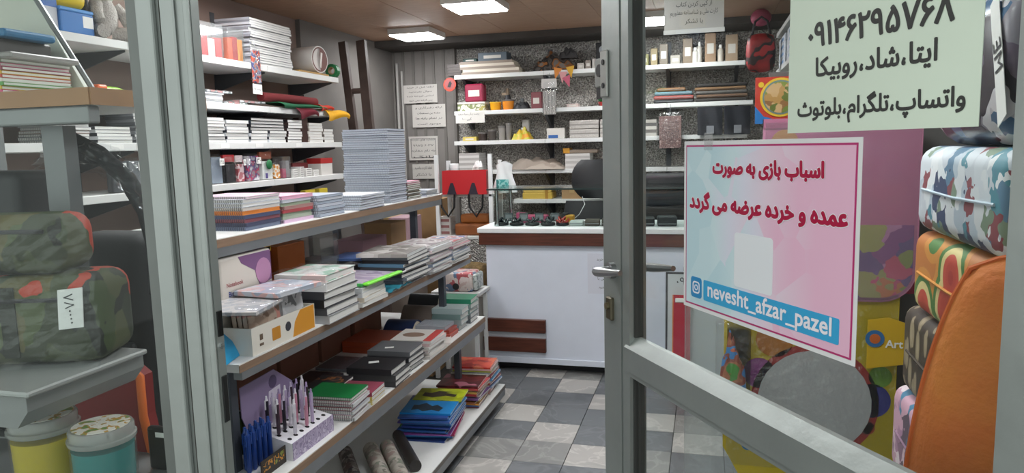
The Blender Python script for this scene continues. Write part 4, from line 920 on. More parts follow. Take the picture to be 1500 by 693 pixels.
for k, (a, b_, h, c, c2, lab) in enumerate(((452, 474, .05, 'b9b6b4', '6f2a2c', 'grey flat box with maroon lid behind the small cartons'), (475, 492, .075, 'd3cfca', 'b02a2a', 'white box with red lid at the wall fourth shelf end'))):
    o = thing('lidded_box', lab, 'box', (WX - .17 if k == 0 else WX - .08, (wy(a) + wy(b_)) / 2, z)); hw = (wy(b_) - wy(a)) / 2 - .003
    part('box_body', G().box(-.05, .05, -hw, hw, 0, h), pm(c, .5), o); part('box_lid', G().rbox(-.053, .053, -hw - .002, hw + .002, h, h + .035, .002, 1), pm(c2, .5), o)
for k, (a, b_, lab) in enumerate(((168, 190, 'clear hang pack with dark tools seen through the shop window'), (194, 214, 'clear hang pack with white tag and tweezers behind the window'))):
    wp(a, b_, .15, lab, pm(('3e4044', '7c8083')[k], .4), None, '۱۲')
# --- fifth shelf bits: yellow packs
WPY[0] = 280
for k, (a, b_, lab) in enumerate(((452, 466, 'yellow pack with black print below the wall fourth shelf'), (472, 484, 'yellow striped pack beside the tall notebook stack'))):
    o = thing('yellow_pack', lab, 'pack', (WX - .05, (wy(a) + wy(b_)) / 2, WZ[4])); hw = (wy(b_) - wy(a)) / 2
    part('pack_body', G().rbox(-.02, .02, -hw, hw, 0, .155, .003, 1), pm('d8c23a', .5), o); part('printed_patch', G().prism(circ(0, .09, .022, 12), .02, .0206, 'x'), M_BLACK, o) if k == 0 else part('printed_patch', G().box(.02, .0206, -hw * .8, hw * .8, .08, .10), M_PAPER, o)
carton(WX - .12, wy(345), WZ[4], .18, .34, .15, 'dark carton under the wall fourth shelf behind the pink notebooks', pm('3a3432', .7))
carton(WX - .12, wy(415), WZ[4], .18, .40, .14, 'brown carton under the wall fourth shelf behind the tall stack', pm('5b4740', .7))
# --- second shelf: papers, film, felt
WPY[0] = 158
z = WZ[1]
wpile(299, 330, z, 6, .008, [C('c9ccd2'), C('b9bcc4')], 'white paper pad in the low pile on the wall second shelf', 'paper pads on the wall second shelf', kind='soft')
for k, (a, b_, zz_, c, lab) in enumerate(((333, 366, 0, '9aa39a', 'green tinted clear sheet pack on the wall second shelf'), (352, 392, .013, 'b9a5a2', 'red edged clear sheet pack on the wall second shelf'), (306, 345, .052, '8d9a9c', 'crumpled clear sheet pack on the paper pads'))):
    flatpack(WX - .10, (wy(a) + wy(b_)) / 2, z + zz_, .18, wy(b_) - wy(a), .012, pat('sheetpack%d' % k, [c, 'c9cbcd', '7f8a86', 'b58a88'], 'noise', 20, .3), lab)
ya, yb = wy(392), wy(468)
single('felt_roll', G().tube([(WX - .05, ya, z + .058), (WX - .045, (ya + yb) / 2, z + .060), (WX - .04, yb, z + .056)], .026, 14), pm('6e1f22', .9), 'maroon felt roll lying on the folded felt on wall shelf', 'roll', smooth=50)
def drape(px0, px1, zt, over, mat, label, dx0=-.16, lift=.0, wob=.01, sl=0.0):
    y0, y1 = wy(px0), wy(px1)
    def f(u, v):
        yy = y0 + (y1 - y0) * v; s = u
        if s < .5: p = (WX + dx0 * (1 - 2 * s) + .006, yy, zt + lift + .003 + wob * .3 * (1 + math.sin(9 * v + 3 * u)))
        else: k = (s - .5) * 2; p = (WX + .008 + wob * (1 + math.sin(8 * v + 2)) * k + .02 * math.sin(PI * k), yy + sl * k, zt + lift + .004 - over * k * (1 + .3 * math.sin(5 * v + 1)) + wob * .3 * (1 + math.sin(9 * v + 1.5)) * (1 - k))
        return p
    return single('felt_sheet', G().sheet(f, 14, 12, .0025), mat, label, 'felt', smooth=60)
drape(404, 470, z, .022, pm('0f5a38', .9, var=.1), 'dark green felt sheet folded over the wall shelf edge', lift=.022, sl=.03)
drape(426, 455, z, .055, pm('6a1526', .9, var=.1), 'crimson felt sheet hanging under the green one', lift=.004, sl=.05)
drape(463, 482, z, .03, pm('b8341f', .9, var=.1), 'orange red felt corner beside the yellow felt', lift=.028, dx0=-.1)
drape(470, 503, z, .055, pm('e0a51a', .9, var=.1), 'bright yellow felt sheet hanging off the shelf end', lift=.002, dx0=-.1, sl=.03)
# toys behind the window
mk_ = thing('toy_marker', 'lime green toy with orange collar on shelf behind the window', 'toy', (WX - .06, wy(166), z + .0))
part('toy_body', G().tube([(0, .01, .02), (0, .08, .021), (0, .15, .016)], [.018, .017, .006], 10), pm('8fc41f', .4), mk_, 50); part('toy_collar', G().rbox(-.022, .022, -.04, .012, 0, .042, .008, 2), pm('d96a3a', .4), mk_)
single('paper_strip', G().box(-.04, .04, -.09, .09, 0, .012), pm('d8b9bb', .6), 'pale pink paper strip beside the lime toy', 'paper', (WX - .06, wy(150) - .06, z))
# --- top shelf
WPY[0] = 98
z = WZ[0]
RP = [pm('a82a2c', .4), pm('c4bdb8', .5), pm('b33434', .4)]
acrylic_box(WX - .09, (wy(298) + wy(334)) / 2, z, wy(334) - wy(298) - .02, .14, .17, 'clear box of red and white cartons on the top wall shelf', [(RP[0], .62), (RP[1], .55), (RP[2], .6)], HP)
acrylic_box(WX - .09, (wy(338) + wy(365)) / 2, z, wy(365) - wy(338) - .02, .13, .17, 'clear box of orange and red packets on the top wall shelf', [(pm('c8501f', .4), .7), (pm('a8231f', .4), .75), (pm('d98a2a', .4), .7)], HP)
wpile(369, 430, z, 19, .0128, [C('8a8b90'), C('a3a4a8'), C('6f7076')], 'grey notebook in the high pile on the top wall shelf', 'grey notebooks on the top wall shelf', kind='soft', dx=.22, jit=.008)
# white drum lying on its side with brown logo, and green tape
dr = thing('white_drum', 'white paper drum with brown round logo lying on top wall shelf', 'drum', (WX - .015, wy(470), z + .012), -.12)
part('drum_body', G().cyl((-.235, 0, .088), (0, 0, .088), .085, n=28), pm('cfccc8', .5), dr, 40)
part('logo_disc', G().cyl((0, 0, .088), (.0008, 0, .088), .078, n=28), pm('6a4038', .5), dr)
part('logo_crescent', G().prism([(.070 * math.cos(t), .088 + .070 * math.sin(t)) for t in [PI / 2 + PI * k / 14 for k in range(15)]] + [(-.018, .02), (-.035, .088), (-.018, .156)][0:3], .0008, .0016, 'x'), pm('cfc9c4', .5), dr)
part('logo_bar', G().prism([(-.004, .04), (.010, .035), (.030, .13), (.012, .135)], .0008, .0018, 'x'), pm('d6d0ca', .5), dr)
single('flat_board', G().rbox(-.13, .13, -.20, .16, 0, .0115, .002, 1), pm('b08a4a', .6), 'yellow brown board under the white drum', 'board', (WX - .135, wy(462), z))
gt = thing('tape_roll', 'green tape roll standing at the top wall shelf end', 'tape', (WX - .03, wy(491), z))
part('tape', ring(0, 0, circ(0, .045, .045), circ(0, .045, .026), -.02, .02), pm('12693a', .4), gt); part('core', ring(0, 0, circ(0, .045, .026), circ(0, .045, .022), -.02, .02), M_CARD, gt)
# hang pack dangling from the top shelf edge
p = onx(375, 96, WX + .012)
hp_ = pouch(WX + .012, p.y, p.z - .10, .085, .20, 'small hang pack with price card dangling from the top wall shelf', pat('dangling', ['2c2f55', 'b0442a', '8a8d92', '3a3f70'], 'noise', 40), None, HP, .018)
cdd = part('price_card', G().box(-.042, .042, -.0005, .0005, -.055, 0), M_PAPER, hp_); text('قیمت ۲۵', .02, M_INK, cdd, (0, -.001, -.028), width=.065)
part('hook', G().tube([(0, 0, .20), (0, .006, .235), (0, .03, .24)], .0015, 5), M_STEEL, hp_)
# window side: blue and yellow boxes and a white teddy bear
bbx = thing('blue_box', 'blue plastic box with white label behind the shop window', 'box', (WX - .09, wy(122), z)); part('box_body', G().rbox(-.07, .07, -.075, .085, 0, .085, .006, 2), pm('2a6fb5', .4), bbx); part('label_patch', G().box(.07, .0706, .03, .08, .03, .075), M_PAPER, bbx); part('box_lid', G().rbox(-.072, .072, -.077, .087, .085, .10, .004, 1), pm('4f8fd0', .4), bbx)
ybx = thing('yellow_case', 'yellow rounded case on top of the blue box', 'case', (WX - .09, wy(124), z + .1005)); part('case_body', G().rbox(-.06, .06, -.08, .075, 0, .11, .04, 4), pm('d9b81c', .4), ybx, 50); part('case_band', G().box(-.0605, .0605, .03, .042, .045, .065), pm('c9a516', .4), ybx); part('case_end', G().rbox(-.045, .045, .072, .088, .0, .09, .007, 2), M_DARK, ybx, 50)
wbx = thing('leaflet_box', 'white and blue box left of the blue plastic box', 'box', (WX - .08, wy(82), z)); part('box_body', G().rbox(-.05, .05, -.055, .05, 0, .18, .002, 1), pm('c9cdd4', .5), wbx); part('printed_patch', G().box(.05, .0506, -.05, .05, .09, .16), pm('3f6ab0', .5), wbx)
FUR = pm('bdb8b2', .95, bump=.6, bscale=140)
tb = thing('teddy_bear', 'white plush teddy bear sitting on the top wall shelf', 'plush toy', (WX - .085, wy(178), z))
part('torso', G().ball((0, 0, .105), .06, .062, .085).ball((0, 0, .20), .052, .055, .05), FUR, tb, 60)
for s in (-1, 1):
    part('arm', G().tube([(.02, s * .05, .15), (.045, s * .075, .11), (.06, s * .075, .075)], [.026, .024, .020], 10), FUR, tb, 60)
    part('leg', G().tube([(.01, s * .035, .035), (.05, s * .07, .032), (.085, s * .085, .030)], [.034, .032, .028], 10), FUR, tb, 60)
    part('ear', G().ball((0, s * .042, .245), .012, .02, .02), FUR, tb, 60)
part('muzzle', G().ball((.05, 0, .19), .02, .024, .018), pm('d6d0c8', .9), tb, 60)

# ---- dark wooden ladder past the shelving
t1, m1 = ony(502, 62, 4.78), ony(525, 245, 4.66); t2, m2 = ony(529, 60, 4.80), ony(546, 240, 4.68)
def ext(a, b_): k = (a.z - .0) / (a.z - b_.z); return a + (b_ - a) * k
f1, f2 = ext(t1, m1), ext(t2, m2)
LD = thing('wooden_ladder', 'dark brown wooden ladder leaning beside the left wall shelving', 'ladder', tuple((f1 + f2) / 2))
o_ = (f1 + f2) / 2
M_LAD = pm('3f302a', .7, var=.25, scale=10)
def beam(a, b_, w, d, mat, name, par, off):
    a = a - off; b_ = b_ - off; dv = (b_ - a).normalized(); s = Vector((1, 0, 0)); s = (s - dv * s.dot(dv)).normalized(); n = dv.cross(s)
    vs = []
    for p in (a, b_):
        for i, j in ((-1, -1), (1, -1), (1, 1), (-1, 1)): vs.append(p + s * i * w / 2 + n * j * d / 2)
    return part(name, G().add(vs, [(3, 2, 1, 0), (4, 5, 6, 7), (0, 1, 5, 4), (1, 2, 6, 5), (2, 3, 7, 6), (3, 0, 4, 7)]), mat, par)
beam(t1, f1, .055, .04, M_LAD, 'rail', LD, o_); beam(t2, f2, .065, .04, M_LAD, 'rail', LD, o_)
for k in (.155, .30, .45, .60, .75, .9):
    a, b_ = t1 + (f1 - t1) * k - o_, t2 + (f2 - t2) * k - o_
    part('rung', G().tube([a, b_], .02, 8), M_LAD, LD)
# white conduit on the panel
single('wall_conduit', G().cyl((0, 0, 0), (0, 0, 1.05), .012, n=10).cyl((.045, 0, 0), (.045, 0, .98), .010, n=10), pm('a9a6a2', .5), 'pale vertical conduit pipes on the ribbed back wall', 'pipe', (-2.66, YB - .07, 1.2), smooth=40)
# notices on the panel
def notice(x0, x1, y0, y1, label, lines, frame=False):
    a = ony(x0, y1, YB - .062); b_ = ony(x1, y0, YB - .062); w, h = b_.x - a.x, b_.z - a.z
    o = thing('wall_notice', label, 'paper', (a.x, YB - .0625, a.z)); part('sheet', G().box(0, w, -.001, 0, 0, h), pm('c5c1bb', .7), o)
    if frame: part('printed_frame', ring(0, 0, [(.02, .02), (w - .02, .02), (w - .02, h - .02), (.02, h - .02)], [(.024, .024), (w - .024, .024), (w - .024, h - .024), (.024, h - .024)], -.0016, -.001), M_INK, o)
    n = len(lines)
    for i, s in enumerate(lines): text(s, h / n * .55, M_INK, o, (w * .5, -.0018, h - h * (i + .5 + .1) / (n + .2)), width=w * (.8 - .1 * (i % 2)), squeeze=.9)
    return o
notice(592, 640, 123, 152, 'small notice with four lines of print, uppermost on the back wall', ['لطفا قبل از خرید', 'سوال بفرمایید', 'اجناس فروخته شده', 'پس گرفته نمی شود'])
notice(605, 652, 152, 187, 'larger bold notice in the middle of the back wall', ['ارائه دفترکاری و', 'صفحه بین مستعملات', 'در تمام پایه ها', 'موجود است'])
notice(600, 641, 199, 235, 'framed notice below the bold one on the back wall', ['شماره های کارت', '۶۰۳۷ ۹۹۷۵', 'به نام مغازه', 'بانک'], True)
notice(605, 636, 240, 262, 'lowest notice on the back wall beside the white rack', ['لطفا کارت بکشید', 'با تشکر'])

# ================================================================== BACK SHELVING
BY = 5.80
BS = thing('back_shelving', 'white shelving along the silver foil back wall behind the counter', 'shelving', (0, 0, 0))
BZ = {1: 2.098, 2: 1.800, 3: 1.550, 4: 1.303, 5: 1.055}
BX = {1: (-2.05, .28), 2: (-2.06, .34), 3: (-2.07, .30), 4: (-2.07, .26), 5: (-1.56, .26)}
for k in BZ:
    a, b_ = BX[k]; cuts = [a] + [c for c in (-1.28, -.30) if c > a + .1] + [b_]
    for c0, c1 in zip(cuts, cuts[1:]): part('shelf_board', G().rbox(c0 + .001, c1 - .001, BY, YB - .004, BZ[k] - .034, BZ[k], .002, 1), M_SHELFW, BS)
    for xx in (-1.98, -1.28, -.30, .22):
        if xx > a: part('bracket', G().prism([(BY + .02, BZ[k] - .034), (YB - .004, BZ[k] - .034), (YB - .004, BZ[k] - .15), (YB - .03, BZ[k] - .15)], xx - .012, xx + .012, 'x'), M_BRK, BS)
for xx in (-1.28, -.30): part('wall_upright', G().box(xx - .02, xx + .02, YB - .004, YB - .0005, .5, 2.3), M_BRK, BS)
pt = ony(668, 181, BY); p2 = ony(710, 164, BY)
pn = thing('shelf_notice', 'white price notice hanging from the back second shelf', 'paper', (pt.x, BY - .002, pt.z)); part('sheet', G().box(0, p2.x - pt.x, -.001, 0, 0, p2.z - pt.z + .006), pm('d3d0ca', .7), pn)
text('پرینت رنگی سیاه سفید', .03, M_INK, pn, (.115, -.0016, .075), width=.19); text('کپی ۱۰۰۰', .025, M_INK, pn, (.10, -.0016, .032), width=.08)
def bx_(px, k, dy=.0): return ony(px, 150, BY + dy).x
def item(k, px0, px1, h, label, cat, name, mat, d=.12, dy=.03, r=.003, lid=None, z=None, group=None):
    """small box-shaped ware on back shelf k between two picture columns"""
    a, b_ = bx_(px0, k, dy), bx_(px1, k, dy); zz = BZ[k] if z is None else z
    o = thing(name, label, cat, ((a + b_) / 2, BY + dy, zz), 0, group); w = (b_ - a) / 2
    part('box_body', G().rbox(-w, w, 0, d, 0, h * (.75 if lid else 1), r, 1), mat, o)
    if lid: part('box_lid', G().rbox(-w - .002, w + .002, -.002, d + .002, h * .75, h, r, 1), lid, o)
    else: part('label_patch', G().box(-w * .6, w * .6, -.0006, 0, h * .3, h * .65), pm('cfcac2', .6), o)
    return o
# top shelf
zz = BZ[1]; xm, xw = (bx_(678, 1) + bx_(762, 1)) / 2, bx_(762, 1) - bx_(678, 1)
for k in range(5):
    book(xm + random.uniform(-.01, .01) - .01 * k, BY + .125, zz, xw - .01 * k, .22, .021, C('cfc4b4' if k % 2 else '8d7f72', .5), ('cream magazine bundle lowest in the pile at left of top back shelf', 'cream magazine bundle second in the pile on top back shelf', 'cream magazine bundle third in the pile on top back shelf', 'cream magazine bundle fourth in the pile on top back shelf', 'cream magazine bundle topmost in the pile on top back shelf')[k], 'cream magazine bundles on the top back shelf', 'soft', pages=M_PAGES_CREAM, name='magazine', cat='magazine'); zz += .0215
for k in range(4): book(bx_(666, 1), BY + .12, BZ[1] + .0235 * k, .12, .20, .022, C('4a423f', .5), 'dark edged book in the short pile at the top back shelf end', 'dark books on the top back shelf', 'soft')
item(1, 702, 744, .07, 'blue grey flat box on the cream magazine pile', 'box', 'flat_box', pm('53606a', .5), .14, .04, z=zz)
item(1, 680, 700, .03, 'dark teal folded sheet on the cream magazine pile', 'sheet', 'folded_sheet', pm('20403c', .6), .14, .05, z=zz)
a, b_ = bx_(775, 1), bx_(842, 1)
def crumple(w, d, h, seed, nu=16, nv=12):
    rnd = random.Random(seed); ph = [rnd.uniform(0, 6) for _ in range(8)]
    def f(u, v):
        e_ = (math.sin(PI * u) * math.sin(PI * v)) ** .5
        return (w * (u - .5), d * (v - .5), max(.0, h * e_ * (.7 + .2 * math.sin(7 * u + ph[0]) * math.sin(6 * v + ph[1]) + .15 * math.sin(17 * u + 11 * v + ph[2]) + .1 * math.sin(23 * v - 13 * u + ph[3]))))
    return G().sheet(f, nu, nv).box(-w * .49, w * .49, -d * .49, d * .49, 0, .001)
cb = thing('crumpled_bag', 'crumpled dark plastic bag with orange bits on top back shelf', 'bag', ((a + b_) / 2, BY + .13, BZ[1])); part('bag_body', crumple(b_ - a, .22, .17, 3), pat('darkbag', ['3a3634', '55504c', '2c2a2a', '8a5a34', '6b6764'], 'noise', 14, .3), cb, 40); part('bag_neck', crumple(.16, .1, .10, 4), pm('4c4a4a', .25), cb, 40, loc=(.12, 0, .10))
for k, (p0, p1, h, c, lab) in enumerate(((846, 856, .05, 'b9b2aa', 'low white box right of the crumpled bag'), (858, 866, .07, '8f857c', 'small beige box on the top back shelf'), (868, 875, .08, 'c9c5c0', 'narrow white box on the top back shelf'))): item(1, p0, p1, h, lab, 'box', 'small_box', pm(c, .6), .1, .04)
sp_ = thing('small_speaker', 'black and silver small speaker by the door edge on back shelf', 'speaker', (bx_(884, 1), BY + .02, BZ[1])); part('speaker_body', G().rbox(-.06, .06, 0, .1, 0, .20, .008, 2), M_BLACK, sp_); part('speaker_cone', G().cyl((0, -.004, .14), (0, .002, .14), .035, n=18), M_STEEL, sp_, 40)
for k, (p0, p1, h, c, lab) in enumerate(((936, 950, .09, '7d7a4e', 'olive tin on the top back shelf seen through door glass'), (953, 963, .13, '8a7a58', 'brown bottle box second on the shelf through door glass'), (966, 978, .16, '6f6558', 'taupe box with pale stripe seen through the door glass'), (982, 996, .07, '9a948a', 'low grey box in the row through the door glass'),
                                         (1000, 1014, .19, '7a6a58', 'tall brown box in the row through the door glass'), (1032, 1048, .22, '9a7f66', 'tall tan box in the row through the door glass'), (1062, 1080, .20, 'a58f78', 'pale tan box last in the row through the door glass'))):
    item(1, p0, p1, h, lab, 'box', 'small_box', pm(c, .5), .1, .04)
for k, (px, r, h, c, lab) in enumerate(((1018, .028, .12, 'c9c6c0', 'white bottle standing between brown boxes through door glass'), (1024, .02, .16, 'bdb9b2', 'slim pale bottle beside the white bottle through door glass'), (1055, .022, .13, 'c4bcb0', 'cream tube standing before the tan boxes through door glass'))):
    o = thing('bottle', lab, 'bottle', (bx_(px, 1), BY + .06, BZ[1])); part('bottle_body', G().lathe([(r, 0), (r, h * .7), (r * .5, h * .82)], n=14), pm(c, .35), o, 40); part('cap', G().lathe([(r * .5, h * .82), (r * .5, h)], n=12), M_PAPER, o, 40)
# second shelf
item(2, 670, 710, .075, 'white flower printed box at the left of second back shelf', 'box', 'flower_box', pat('flowerbox', ['c9c4b8', 'd6d1c6', '7f8a5a', 'c9c4b8', 'a89f5a'], 'noise', 18), .13, .02, lid=pm('cfcac0', .5))
item(2, 681, 708, .15, 'crimson box standing on the flower printed box', 'box', 'crimson_box', pm('8f1f3f', .5), .1, .04, r=.012, z=BZ[2] + .0755)
for k, (px, r, h, lab) in enumerate(((722, .048, .07, 'shorter yellow jar on the second back shelf'), (741, .05, .085, 'taller orange jar with grey lid on the second back shelf'))):
    tub(bx_(px, 2), BY + .08, BZ[2], r, h, lab, pm(('d99a1a', 'd9862a')[k], .35), pm(('e0b53a', '6a6663')[k], .4), 'jars on the second back shelf')
st = thing('brass_pump', 'dark brass pump bottle behind the orange jar', 'bottle', (bx_(736, 2), BY + .17, BZ[2])); part('bottle_body', G().lathe([(.03, 0), (.03, .10), (.018, .13)], n=14), M_DARK, st, 40); part('pump', G().cyl((0, 0, .13), (0, 0, .185), .016, n=12).box(-.05, 0, -.012, .012, .13, .15), pm('8a7a68', .35, .6), st)
db = thing('dark_bowl', 'dark lumpy pouch right of the orange jar', 'pouch', (bx_(761, 2), BY + .09, BZ[2])); part('pouch_body', crumple(.14, .14, .085, 8), M_DARK, db, 40); part('pouch_tie', G().lathe([(.012, .06), (.02, .09)], n=10), M_STEEL, db)
item(2, 778, 793, .135, 'tan blue and maroon striped box on the second back shelf', 'box', 'striped_box', pat('stripedbox', ['7a3a40', '4f7f96', 'a58a66'], 'wave', 1.2, stretch=(0, 0, 1)), .08, .04)
hk = pouch(ony(805, 140, BY - .02).x, BY - .03, 1.74, .125, .29, 'clear hang pack of metal tools dangling before back shelves', pat('tools', ['c0bcb6', '3a3836', 'd6d2cc', '8a8680', '2c2a2a'], 'wave', 30, w=4), pm('bdb9b4', .5), 0, .02)
part('hook', G().tube([(0, 0, .285), (0, .004, .32), (0, .026, .338)], .002, 5), M_STEEL, hk)
item(2, 830, 847, .028, 'small white box with red print on second back shelf', 'box', 'small_box', pm('c9b5b0', .5), .07, .03)
gp_ = thing('green_plant_toy', 'green leafy ornament in red pot on second back shelf', 'ornament', (bx_(882, 2), BY + .07, BZ[2])); part('pot', G().lathe([(.03, 0), (.04, .03), (.04, .035)], n=14), pm('a02c28', .5), gp_); part('leaves', G().ball((0, 0, .065), .045, .04, .035).ball((.02, -.01, .085), .025, .02, .025), pm('1f7a3a', .6), gp_, 60)
item(2, 890, 900, .20, 'cream box on second back shelf beside the door edge', 'box', 'cream_box', pm('bfb08f', .5), .1, .05)
for k, (px, py, c) in enumerate(((815, 108, 'c47a2c'), (824, 114, 'c98f8f'), (836, 106, 'c99a2a'), (832, 120, 'b8546a'))):
    p = ony(px, py, BY - .012)
    single('paper_pennant', G().prism([(-.035, .045), (.035, .05), (.0, -.045)], -.001, .001, 'y'), pm(c, .6), ('orange paper pennant on the top back shelf edge, leftmost', 'pale pink paper pennant on the back shelf edge', 'yellow paper pennant on the top back shelf edge, rightmost', 'rose paper pennant hanging lowest at the back shelf')[k], 'pennant', (p.x, BY - .006 - .003 * k, p.z), group='pennants on the back shelf edge', rot=(0, .3 - .2 * k, 0))
pr = ony(659, 124, BY - .01)
rs = thing('round_badge', 'round red badge with dark figure at the end of the back shelf', 'badge', (pr.x, BY - .012, pr.z)); part('disc', G().cyl((0, -.004, 0), (0, .004, 0), .056, n=28), pm('b3402e', .5), rs, 40)
part('inner_disc', G().cyl((0, -.0055, .004), (0, -.004, .004), .043, n=24), pm('8f4a4a', .5), rs); part('printed_figure', G().prism([(-.02, -.02), (.005, -.025), (.02, .01), (.005, .03), (-.008, .01)], -.0065, -.0055, 'y'), M_DARK, rs)
# laptop sleeves and folded cloth piles through the glass (second shelf)
for k, (p0, p1, c, lab) in enumerate(((957, 1016, '2b2a2c', 'black folded sleeve lowest in the colourful pile through the glass'), (957, 1016, '9a4a44', 'red edged folded sleeve second in the pile through the glass'), (958, 1014, '5f7f8a', 'blue grey folded sleeve third in the pile through the glass'), (962, 1004, '7a5a3c', 'brown folded sleeve topmost in the colourful pile through the glass'))):
    a, b_ = bx_(p0, 2), bx_(p1, 2)
    o = thing('folded_sleeve', lab, 'sleeve', ((a + b_) / 2, BY + .02, BZ[2] + .030 * k), 0, 'folded sleeves through the door glass'); w = (b_ - a) / 2
    part('fabric', G().rbox(-w, w, 0, .2, 0, .029, .012, 3), pm(c, .8), o, 50); part('zip', G().box(-w * .9, w * .9, -.001, 0, .013, .016), M_STEEL, o)
for k in range(5):
    a, b_ = bx_(1018, 2), bx_(1094, 2)
    o = thing('folded_cloth', ('dark folded cloth lowest in the brown pile through the glass', 'brown folded cloth second in the pile through the glass', 'grey folded cloth third in the pile through the glass', 'tan folded cloth fourth in the pile through the glass', 'charcoal folded cloth topmost in the brown pile through the glass')[k], 'cloth', ((a + b_) / 2 + random.uniform(-.01, .01), BY + .02, BZ[2] + .028 * k), 0, 'folded cloths through the door glass'); w = (b_ - a) / 2
    part('fabric', G().rbox(-w, w, 0, .2, 0, .027, .012, 3), pm(('3a3634', '6a4f3c', '5a5652', '7d5f42', '33302f')[k], .85, var=.2), o, 50); part('hem', G().box(-w * .95, w * .95, -.001, 0, .008, .010), M_DARK, o)
for k, (p0, p1, lab) in enumerate(((1022, 1058, 'black folded trousers hanging left under the brown pile'), (1061, 1099, 'black folded trousers hanging right under the brown pile'))):
    a, b_ = ony(p0, 170, BY).x, ony(p1, 170, BY).x; zt, zb = BZ[2] - .036, 1.545
    o = thing('folded_trousers', lab, 'trousers', ((a + b_) / 2, BY - .01, zb), 0, 'black folded trousers through the glass'); w = (b_ - a) / 2
    part('fabric', G().sheet(lambda u, v: (-w + 2 * w * u, -.012 * math.sin(9 * u + 2 * v) * (1 - v * .5) - .02, (zt - zb) * v * .97), 14, 10, .02), pm('1b1e27', .8, var=.2), o, 60); part('hang_tag', G().box(-.025, .03, -.046, -.044, .01, .07), pm('7d8086', .5), o)
# third shelf
item(3, 676, 696, .035, 'yellow sticky note block on the third back shelf', 'note block', 'note_block', pm('c9b45a', .6), .08, .02)
for k, (px, r, h, c, lab) in enumerate(((702, .04, .07, '3a302c', 'dark jar left on the third back shelf'), (716, .035, .09, '4a4440', 'dark jar second on the third back shelf'), (731, .03, .12, '8d8882', 'clear grey jar on the third back shelf'), (741, .025, .14, '7a7672', 'slim grey jar on the third back shelf'))):
    tub(bx_(px, 3), BY + .07, BZ[3], r, h, lab, pm(c, .3), pm('6f6b68', .4), 'jars on the third back shelf')
yb_ = thing('yellow_bag', 'yellow green soft bag on the third back shelf', 'bag', (bx_(761, 3), BY + .09, BZ[3])); part('bag_body', crumple(.16, .16, .11, 5), pat('ylbag', ['c9a52a', 'b8b03a', 'd0902a'], 'noise', 12, .5), yb_, 50); part('bag_tie', G().lathe([(.01, .08), (.016, .1)], n=10), M_PAPER, yb_)
item(3, 764, 774, .17, 'tall white printed box behind the yellow bag', 'box', 'tall_box', pm('c9c6c2', .5), .06, .18)
bl = item(3, 800, 826, .085, 'white box with blue patch on the third back shelf', 'box', 'white_box', pm('cfcbc4', .5), .1, .02); part('blue_patch', G().box(-.06, .02, -.0014, -.0006, .005, .03), pm('2f5fa0', .5), bl)
for k, (p0, p1, lab) in enumerate(((833, 876, ('foil wrapped paper ream lower left on the third back shelf', 'foil wrapped paper ream upper left on the third back shelf')), (878, 899, ('foil wrapped paper ream lower right by the door edge', 'foil wrapped paper ream upper right by the door edge')))):
    for j in range(2):
        a, b_ = bx_(p0, 3), bx_(p1 + (20 if k else 0), 3); o = thing('wrapped_ream', lab[j], 'paper ream', ((a + b_) / 2, BY + .02, BZ[3] + .072 * j), 0, 'wrapped reams on the third back shelf'); w = (b_ - a) / 2
        part('ream', G().rbox(-w, w, 0, .2, 0, .07, .006, 2), pm('b8b3ad', .35, bump=.5, bscale=40), o); part('wrap_band', G().box(-w - .0008, w + .0008, -.0008, .2, .03, .04), pm('8f8a85', .4), o)
fbg = pouch(ony(982, 195, BY - .03).x, BY - .04, ony(982, 218, BY - .03).z, .20, .28, 'clear bag with dark rose netting hanging through the door glass', pat('netting', ['6a5050', '8a6f6a', '574040', 'b09a94'], 'noise', 60), None, 0, .05)
part('hook', G().tube([(0, 0, .28), (0, .02, .34), (0, .036, .345)], .002, 5), M_STEEL, fbg)
for k in range(5):
    book(ony(948, 180, BY + .1).x, BY + .10, BZ[3] + .026 * k, .16, .18, .025, C(('b9b5ae', '6f6a66', 'c4c0b8', '5f5c5a', 'aaa59d')[k], .5), ('pale notebook lowest in the pile just right of the door edge', 'dark notebook second in the pile right of the door edge', 'pale notebook third in the pile right of the door edge', 'dark notebook fourth in the pile right of the door edge', 'pale notebook topmost in the pile right of the door edge')[k], 'notebooks right of the door edge', 'soft')
# fourth shelf
zz = BZ[4]
cp = thing('kraft_paper', 'loose brown kraft paper sheets spread on the fourth back shelf', 'paper', ((bx_(735, 4) + bx_(822, 4)) / 2, BY + .11, zz)); part('sheet', crumple(.50, .24, .11, 11, 20, 10), pm('8f8378', .7, var=.15), cp, 50); part('sheet', crumple(.34, .2, .06, 12), pm('a3978b', .7), cp, 50, loc=(.10, -.03, .0))
for k in range(6): book((bx_(826, 4) + bx_(862, 4)) / 2, BY + .12, zz + .0205 * k, .20, .2, .020, C('cdcac6' if k % 2 else 'b2aeaa', .5), 'white paper pad in the pile on the fourth back shelf', 'white pads on the fourth back shelf', 'soft')
ot = thing('orange_packet', 'orange and grey packet on top of the white pads', 'packet', ((bx_(822, 4) + bx_(875, 4)) / 2, BY + .05, zz + .124)); part('packet_body', G().rbox(-.14, .14, 0, .12, 0, .03, .008, 2), pm('8f7f70', .5), ot); part('orange_end', G().rbox(-.15, -.09, -.004, .124, 0, .045, .008, 2), pm('d0952a', .5), ot)
for k in range(7): book(bx_(687, 4) - .02, BY + .11, BZ[4] + .021 * k, .18, .2, .0205, C('d0cdca' if k % 2 else 'a8a4a0', .5), 'white exercise pad in the pile behind the red gift box', 'white pads behind the gift box', 'soft')
